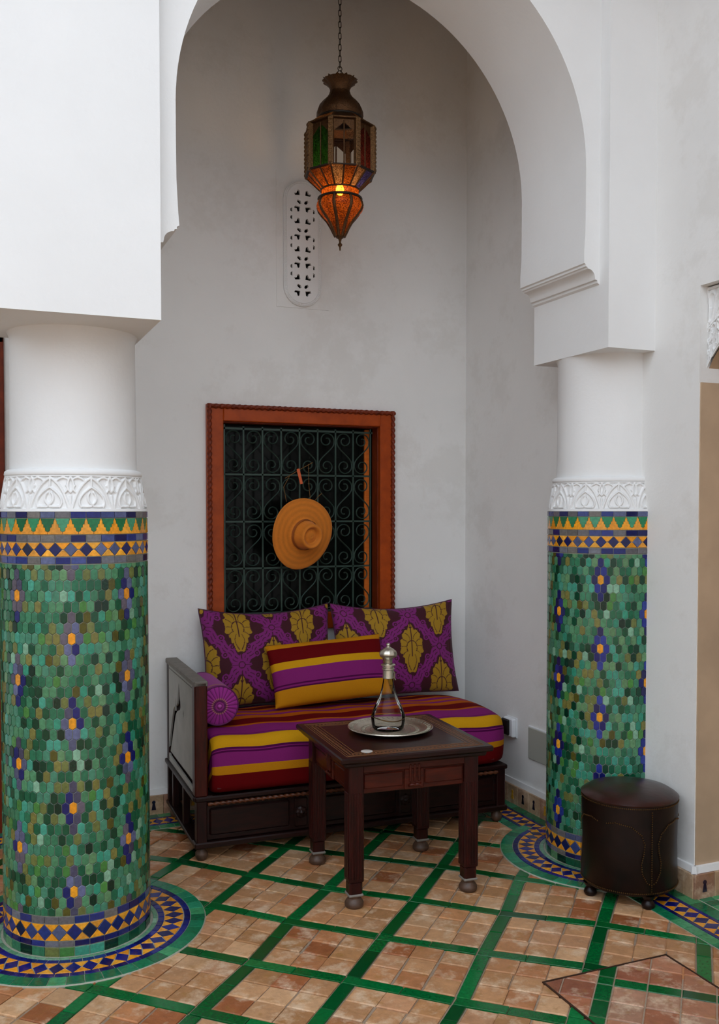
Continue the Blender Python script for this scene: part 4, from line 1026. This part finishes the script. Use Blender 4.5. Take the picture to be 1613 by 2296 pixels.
for sx in (-1, 1):
    for sy_ in (-1, 1):
        x, y = sx * .238, sy_ * .238
        m = MB(); m.cbox(x - .030, x + .030, y - .030, y + .030, .10, TZ - .04, .004); lg = m.build('leg', LEGW, tb_)
        fm = MB()
        for q in (-.017, -.0057, .0057, .017):
            for s_ in (-1, 1):
                fm.cbox(x + q - .0038, x + q + .0038, y + s_ * .0305 - .0022, y + s_ * .0305 + .0022, .115, .44, .0015); fm.cbox(x + s_ * .0305 - .0022, x + s_ * .0305 + .0022, y + q - .0038, y + q + .0038, .115, .44, .0015)
        fm.build('fluting', LEGW, lg)
        m = MB(); m.cbox(x - .026, x + .026, y - .026, y + .026, .046, .102, .006); m.build('ankle_block', LEGW, lg)
        m = MB(); m.cbox(x - .029, x + .029, y - .029, y + .029, .046, .056, .003); m.build('pale_band', GBAND, lg)
        m = MB(); m.lathe([(0, 0), (.030, .001), (.036, .008), (.036, .020), (.030, .030), (.024, .037), (.026, .046), (0, .046)], 20, cx=x, cy=y); m.build('bun_foot', FOOTC, lg, smooth=50)
# ---- tray, decanter, disc
def onT(x, y): a = radians(-3.2); return (1.607 + x * cos(a) - y * sin(a), 3.53 + x * sin(a) + y * cos(a))
tx, ty = 1.640, 3.600
tr = thing('serving_tray', 'round engraved silver tray on the side table', 'tray', (tx, ty, TZ + .0007))
m = MB(); m.lathe([(0, .002), (.130, .002), (.138, .006), (.150, .012), (.172, .015), (.176, .018), (.178, .015), (.172, .011), (.150, .008), (.139, .001), (.130, 0), (0, 0)], 80); m.build('tray_plate', SILVER, tr, smooth=40)
m = MB()
for r_ in (.06, .085, .105, .122): m.tube([(r_ * cos(a), r_ * sin(a), .002) for a in np.linspace(0, 2 * pi, 65)[:-1]], .0014, 5, closed=True)
for k in range(48):
    a = 2 * pi * k / 48; m.tube([(.107 * cos(a), .107 * sin(a), .002), (.120 * cos(a + .05), .120 * sin(a + .05), .002)], .0012, 4)
    m.tube([(.153 * cos(a), .153 * sin(a), .0125), (.169 * cos(a + .05), .169 * sin(a + .05), .0150)], .0016, 4)
m.build('engraving', SILVERE, tr)
dc = thing('glass_decanter', 'clear glass decanter with silver collar and domed stopper on the tray', 'decanter', (tx - .012, ty - .004, TZ + .0032))
bodyp = [(.0, .002), (.058, .002), (.066, .012), (.070, .036), (.071, .052), (.067, .074), (.055, .103), (.042, .130), (.031, .160), (.024, .190), (.020, .215), (.019, .238)]
m = MB(); m.lathe(bodyp, 48); m.build('glass_body', CGLASS, dc, smooth=60)
m = MB(); m.tube([(.0715 * cos(a), .0715 * sin(a), .054 + .006 * cos(a * 2)) for a in np.linspace(0, 2 * pi, 49)[:-1]], .0022, 6, closed=True); m.build('gilt_band', STUD, dc, smooth=60)
m = MB(); m.lathe([(.021, .214), (.023, .216), (.022, .240), (.022, .248), (.026, .252), (.026, .257), (.022, .259), (.022, .264), (.030, .268), (.030, .272), (.022, .276)], 32); m.build('silver_collar', SILVER, dc, smooth=40)
m = MB(); m.lathe([(.016, .274), (.018, .292), (.020, .298), (.034, .306), (.037, .316), (.033, .328), (.020, .338), (.010, .343), (.006, .348), (.009, .354), (.006, .360), (0, .362)], 40, rf=lambda a, z: 1 + (.03 * cos(10 * a) if .3 < z < .335 else 0)); m.build('domed_stopper', SILVER, dc, smooth=50)
m = MB(); m.tube([(.024, .0, .245), (.030, 0, .232), (.029, 0, .214), (.033, 0, .205)], .0025, 6); m.build('stopper_chain', SILVER, dc, smooth=60)
wd = onT(-.185, -.232)
m = MB(); m.lathe([(0, .0025), (.020, .0025), (.0225, .001), (.0225, 0)], 32); tag(m.build('white_disc', simple('white_ceramic', C(196, 190, 182), .4), None, smooth=40, loc=(wd[0], wd[1], TZ + .0007)), 'small round white disc lying on the front left of the side table', 'disc')

# ================================================================== leather pouf
pf = thing('leather_pouf', 'dark brown leather drum pouf with brass studs beside the right column', 'pouf', (2.405, 3.020, 0))
PR, PZ0, PZ1 = .183, .052, .395
m = MB(); m.lathe([(0, PZ0), (PR - .006, PZ0), (PR, PZ0 + .008), (PR - .004, (PZ0 + PZ1) / 2), (PR, PZ1 - .004)], 72); m.build('drum_body', LEATHER, pf, smooth=40)
m = MB(); m.lathe([(PR, PZ1 - .006), (PR + .003, PZ1), (PR - .004, PZ1 + .006), (PR * .85, PZ1 + .020), (PR * .5, PZ1 + .033), (0, PZ1 + .038)], 72); m.build('padded_top', LEATHERT, pf, smooth=60)
stud = MB(); stud.lathe([(0, .0028), (.0022, .0022), (.0032, 0)], 6); pva = atan2(-3.02, -2.405)
sm = MB()
def studs(path):
    for a, z in path:
        M = Matrix.Rotation(a, 4, 'Z') @ Matrix.Translation((PR, 0, z)) @ Matrix.Rotation(pi / 2, 4, 'Y'); sm.add([tuple(M @ Vector(p)) for p in stud.v], stud.f)
n = int(2 * pi * PR / .0075)
studs([(2 * pi * i / n, PZ1 - .012) for i in range(n)]); studs([(2 * pi * i / n, PZ0 + .012) for i in range(n)])
tag(sm.build('rim_studs', STUD, pf), kind='stuff'); sm = MB()
for s0 in range(3):
    a0 = pva + radians(27) + s0 * 2 * pi / 3
    studs([(a0, z) for z in np.arange(PZ0 + .02, PZ1 - .02, .0085)])
    for sg in (-1, 1):
        P = [(0, .095), (.10, .105), (.20, .14), (.22, .175), (.17, .215), (.15, .25), (.22, .285), (.42, .315), (.75, .325), (.98, .315)]
        for (p, q), (p2, q2) in zip(P[:-1], P[1:]):
            k_ = max(2, int(hypot((p2 - p) * PR, q2 - q) / .0075)); studs([(a0 + sg * (p + (p2 - p) * i / k_), q + (q2 - q) * i / k_) for i in range(k_)])
tag(sm.build('stud_pattern', STUD, pf), kind='stuff')
for s0 in range(4):
    a0 = pva + radians(27 - 92 * s0); x, y = (PR - .025) * cos(a0), (PR - .025) * sin(a0)
    m = MB(); m.lathe([(0, 0), (.020, .001), (.026, .012), (.022, .024), (.015, .032), (.024, .044), (.028, .053)], 20, cx=x, cy=y, rf=lambda a, z: 1); m.build('foot', LEATHER, pf, smooth=60)

# ================================================================== straw hat on the grille
hx, hz = 1.622, 1.377
ht = thing('straw_hat', 'orange straw hat with ribbon hanging on the window grille', 'hat', (hx, YB - 0.022, hz), 0)
def strawc(r, a): k_ = .82 + .18 * (0.5 + .5 * sin(r * 900)) + random.uniform(-.05, .05); c = C(214, 124, 34); return tuple(q * k_ for q in c[:3]) + (1,)
prof = []
for r in np.linspace(.186, .082, 16): prof.append((r, .012 + .018 * ((r - .08) / .106) ** 2 * -1 + .02))
prof = [(r, .006 + .012 * (1 - (r - .082) / .104)) for r in np.linspace(.186, .082, 18)] + [(.078, .024), (.074, .04), (.069, .065), (.065, .088), (.062, .096), (.056, .100), (.049, .098), (.043, .088), (.036, .080), (.024, .082), (.014, .088), (0.0005, .090)]
V, cs = [], []; n = 96
for r, h in prof:
    for i in range(n):
        a = 2 * pi * i / n; wv = (.006 * sin(2 * a + .6) + .0015 * sin(5 * a)) * max(0, (r - .09) / .1); rr = r * (1 + .010 * sin(3 * a + 1) * max(0, (r - .1) / .086))
        V.append((rr * cos(a), -(h + wv), rr * sin(a))); cs.append(strawc(r + h, a))
m = MB(); m.grid(V, n, len(prof), cs, wrapu=True); hb = m.build('hat_shell', STRAW, ht, smooth=50, loc=(0, -.012, 0), rot=(radians(8), 0, radians(16)))
md_ = hb.modifiers.new('thick', 'SOLIDIFY'); md_.thickness = .003; md_.offset = -1
m = MB(); m.lathe([(.0805, .026), (.0785, .043)], 64); m.build('hat_band', simple('brown_straw_band', C(150, 82, 28), .7), ht, loc=(0, -.012, 0), rot=(pi / 2 + radians(8), 0, radians(16)))
CRD = simple('straw_cord', C(120, 80, 26), .7)
for p in ([(-.085, -.02, .165), (-.095, -.008, .24), (-.06, -.004, .30)], [(.045, -.02, .175), (.042, -.006, .25), (.04, -.004, .36)], [(.065, -.02, .165), (.09, -.008, .19), (.115, -.004, .21)]):
    m = MB(); m.tube(p, .0014, 5); m.build('chin_cord', CRD, ht)
m = MB(); m.tube([(-.088, -.012, .285), (-.02, -.014, .325), (.062, -.010, .368)], .0016, 5); m.build('straw_stalk', CRD, ht)
m = MB(); m.cbox(-.008, .008, -.004, .003, -.04, .04, .002); m.build('ribbon', simple('orange_ribbon', C(206, 92, 44), .6), ht, loc=(-.012, -.018, .295), rot=(0, radians(-14), 0))

# ================================================================== wall fittings
so = thing('wall_socket', 'white wall socket with a black plug at the daybed end', 'socket', (XR, 4.195, 0.39))
MB().cbox(-.030, -.004, -.045, .045, -.048, .048, .006).build('socket_box', PLW, so)
MB().cbox(-.006, 0, -.048, .048, -.052, .052, .002).build('backplate', PLW, so)
MB().cbox(-.044, -.028, -.022, .046, -.040, .042, .006).build('plug', BLK, so)
bp = thing('cover_plate', 'blank grey cover plate on the wall next to the right column', 'cover plate', (XR, 3.93, 0.347))
MB().cbox(-.014, 0, -.10, .10, -.078, .078, .003).build('plate', PLG, bp)
MB().cbox(-.010, 0, -.104, .104, .076, .084, .002).build('plate_lip', PLW, bp)

# ================================================================== floor hatch
hh = thing('floor_hatch', 'square tiled hatch lid with dark metal rim set in the floor', 'hatch', ((HX0 + HX1) / 2, (HY0 + HY1) / 2, 0))
hcx, hcy = (HX0 + HX1) / 2, (HY0 + HY1) / 2; hr = (HX1 - HX0) / 2
v, f = fill2d([[(-hr, -hr), (hr, -hr), (hr, hr), (-hr, hr)], [(-hr + .005, -hr + .005), (hr - .005, -hr + .005), (hr - .005, hr - .005), (-hr + .005, hr - .005)]], .012)
m = MB(); m.add([(x, y, -.002 + z) for x, y, z in v], f); m.build('rim', simple('dark_rim_metal', C(74, 50, 38), .5, .5), hh)
MB().box(-hr + .002, hr - .002, -hr + .002, hr - .002, -.02, .0008).build('lid_bed', GROUT, hh)
ang = radians(-46.5 + 90 + 3.5); ux = Vector((cos(ang), sin(ang))); uy = Vector((-sin(ang), cos(ang)))
RTER = [C(172, 108, 78), C(162, 98, 72), C(180, 122, 92), C(152, 92, 68), C(176, 130, 104)]
def lidtile(P, cols, nm, mat, ins, zt):
    for a_, b_, c_ in ((1, 0, hr - .006), (-1, 0, hr - .006), (0, 1, hr - .006), (0, -1, hr - .006)): P = clip(P, a_, b_, c_) if len(P) > 2 else P
    if len(P) > 2 and area(P) > 1e-4: o = tile_ob(nm, P, -.012, zt, ins, jit(random.choice(cols), .07), hh, mat=mat)
edges = []; p_ = 0.052
pos = [0.0]; 
off = Vector((-0.055, 0.177))        # crossing of the two green lines inside the lid
def span(side_):
    out = [(-.026, .022, True)]; c_ = .026
    while c_ < .5: out.append((c_, c_ + .098, False)); c_ += .102
    out2 = []; c_ = -.030
    while c_ > -.55: out2.append((c_ - .098, c_, False)); c_ -= .102
    return out + out2
for x0, x1, gx_ in span(0):
    for y0_, y1_, gy_ in span(1):
        P = [off + ux * a_ + uy * b_ for a_, b_ in ((x0, y0_), (x1, y0_), (x1, y1_), (x0, y1_))]; P = [(p.x, p.y) for p in P]
        if gy_ or (gx_ and y0_ < 0): lidtile(P, GREEN, 'green_tile', GLZ, .002, .0032)
        else: lidtile(P, RTER, 'terracotta_tile', TER, .004, .0035)
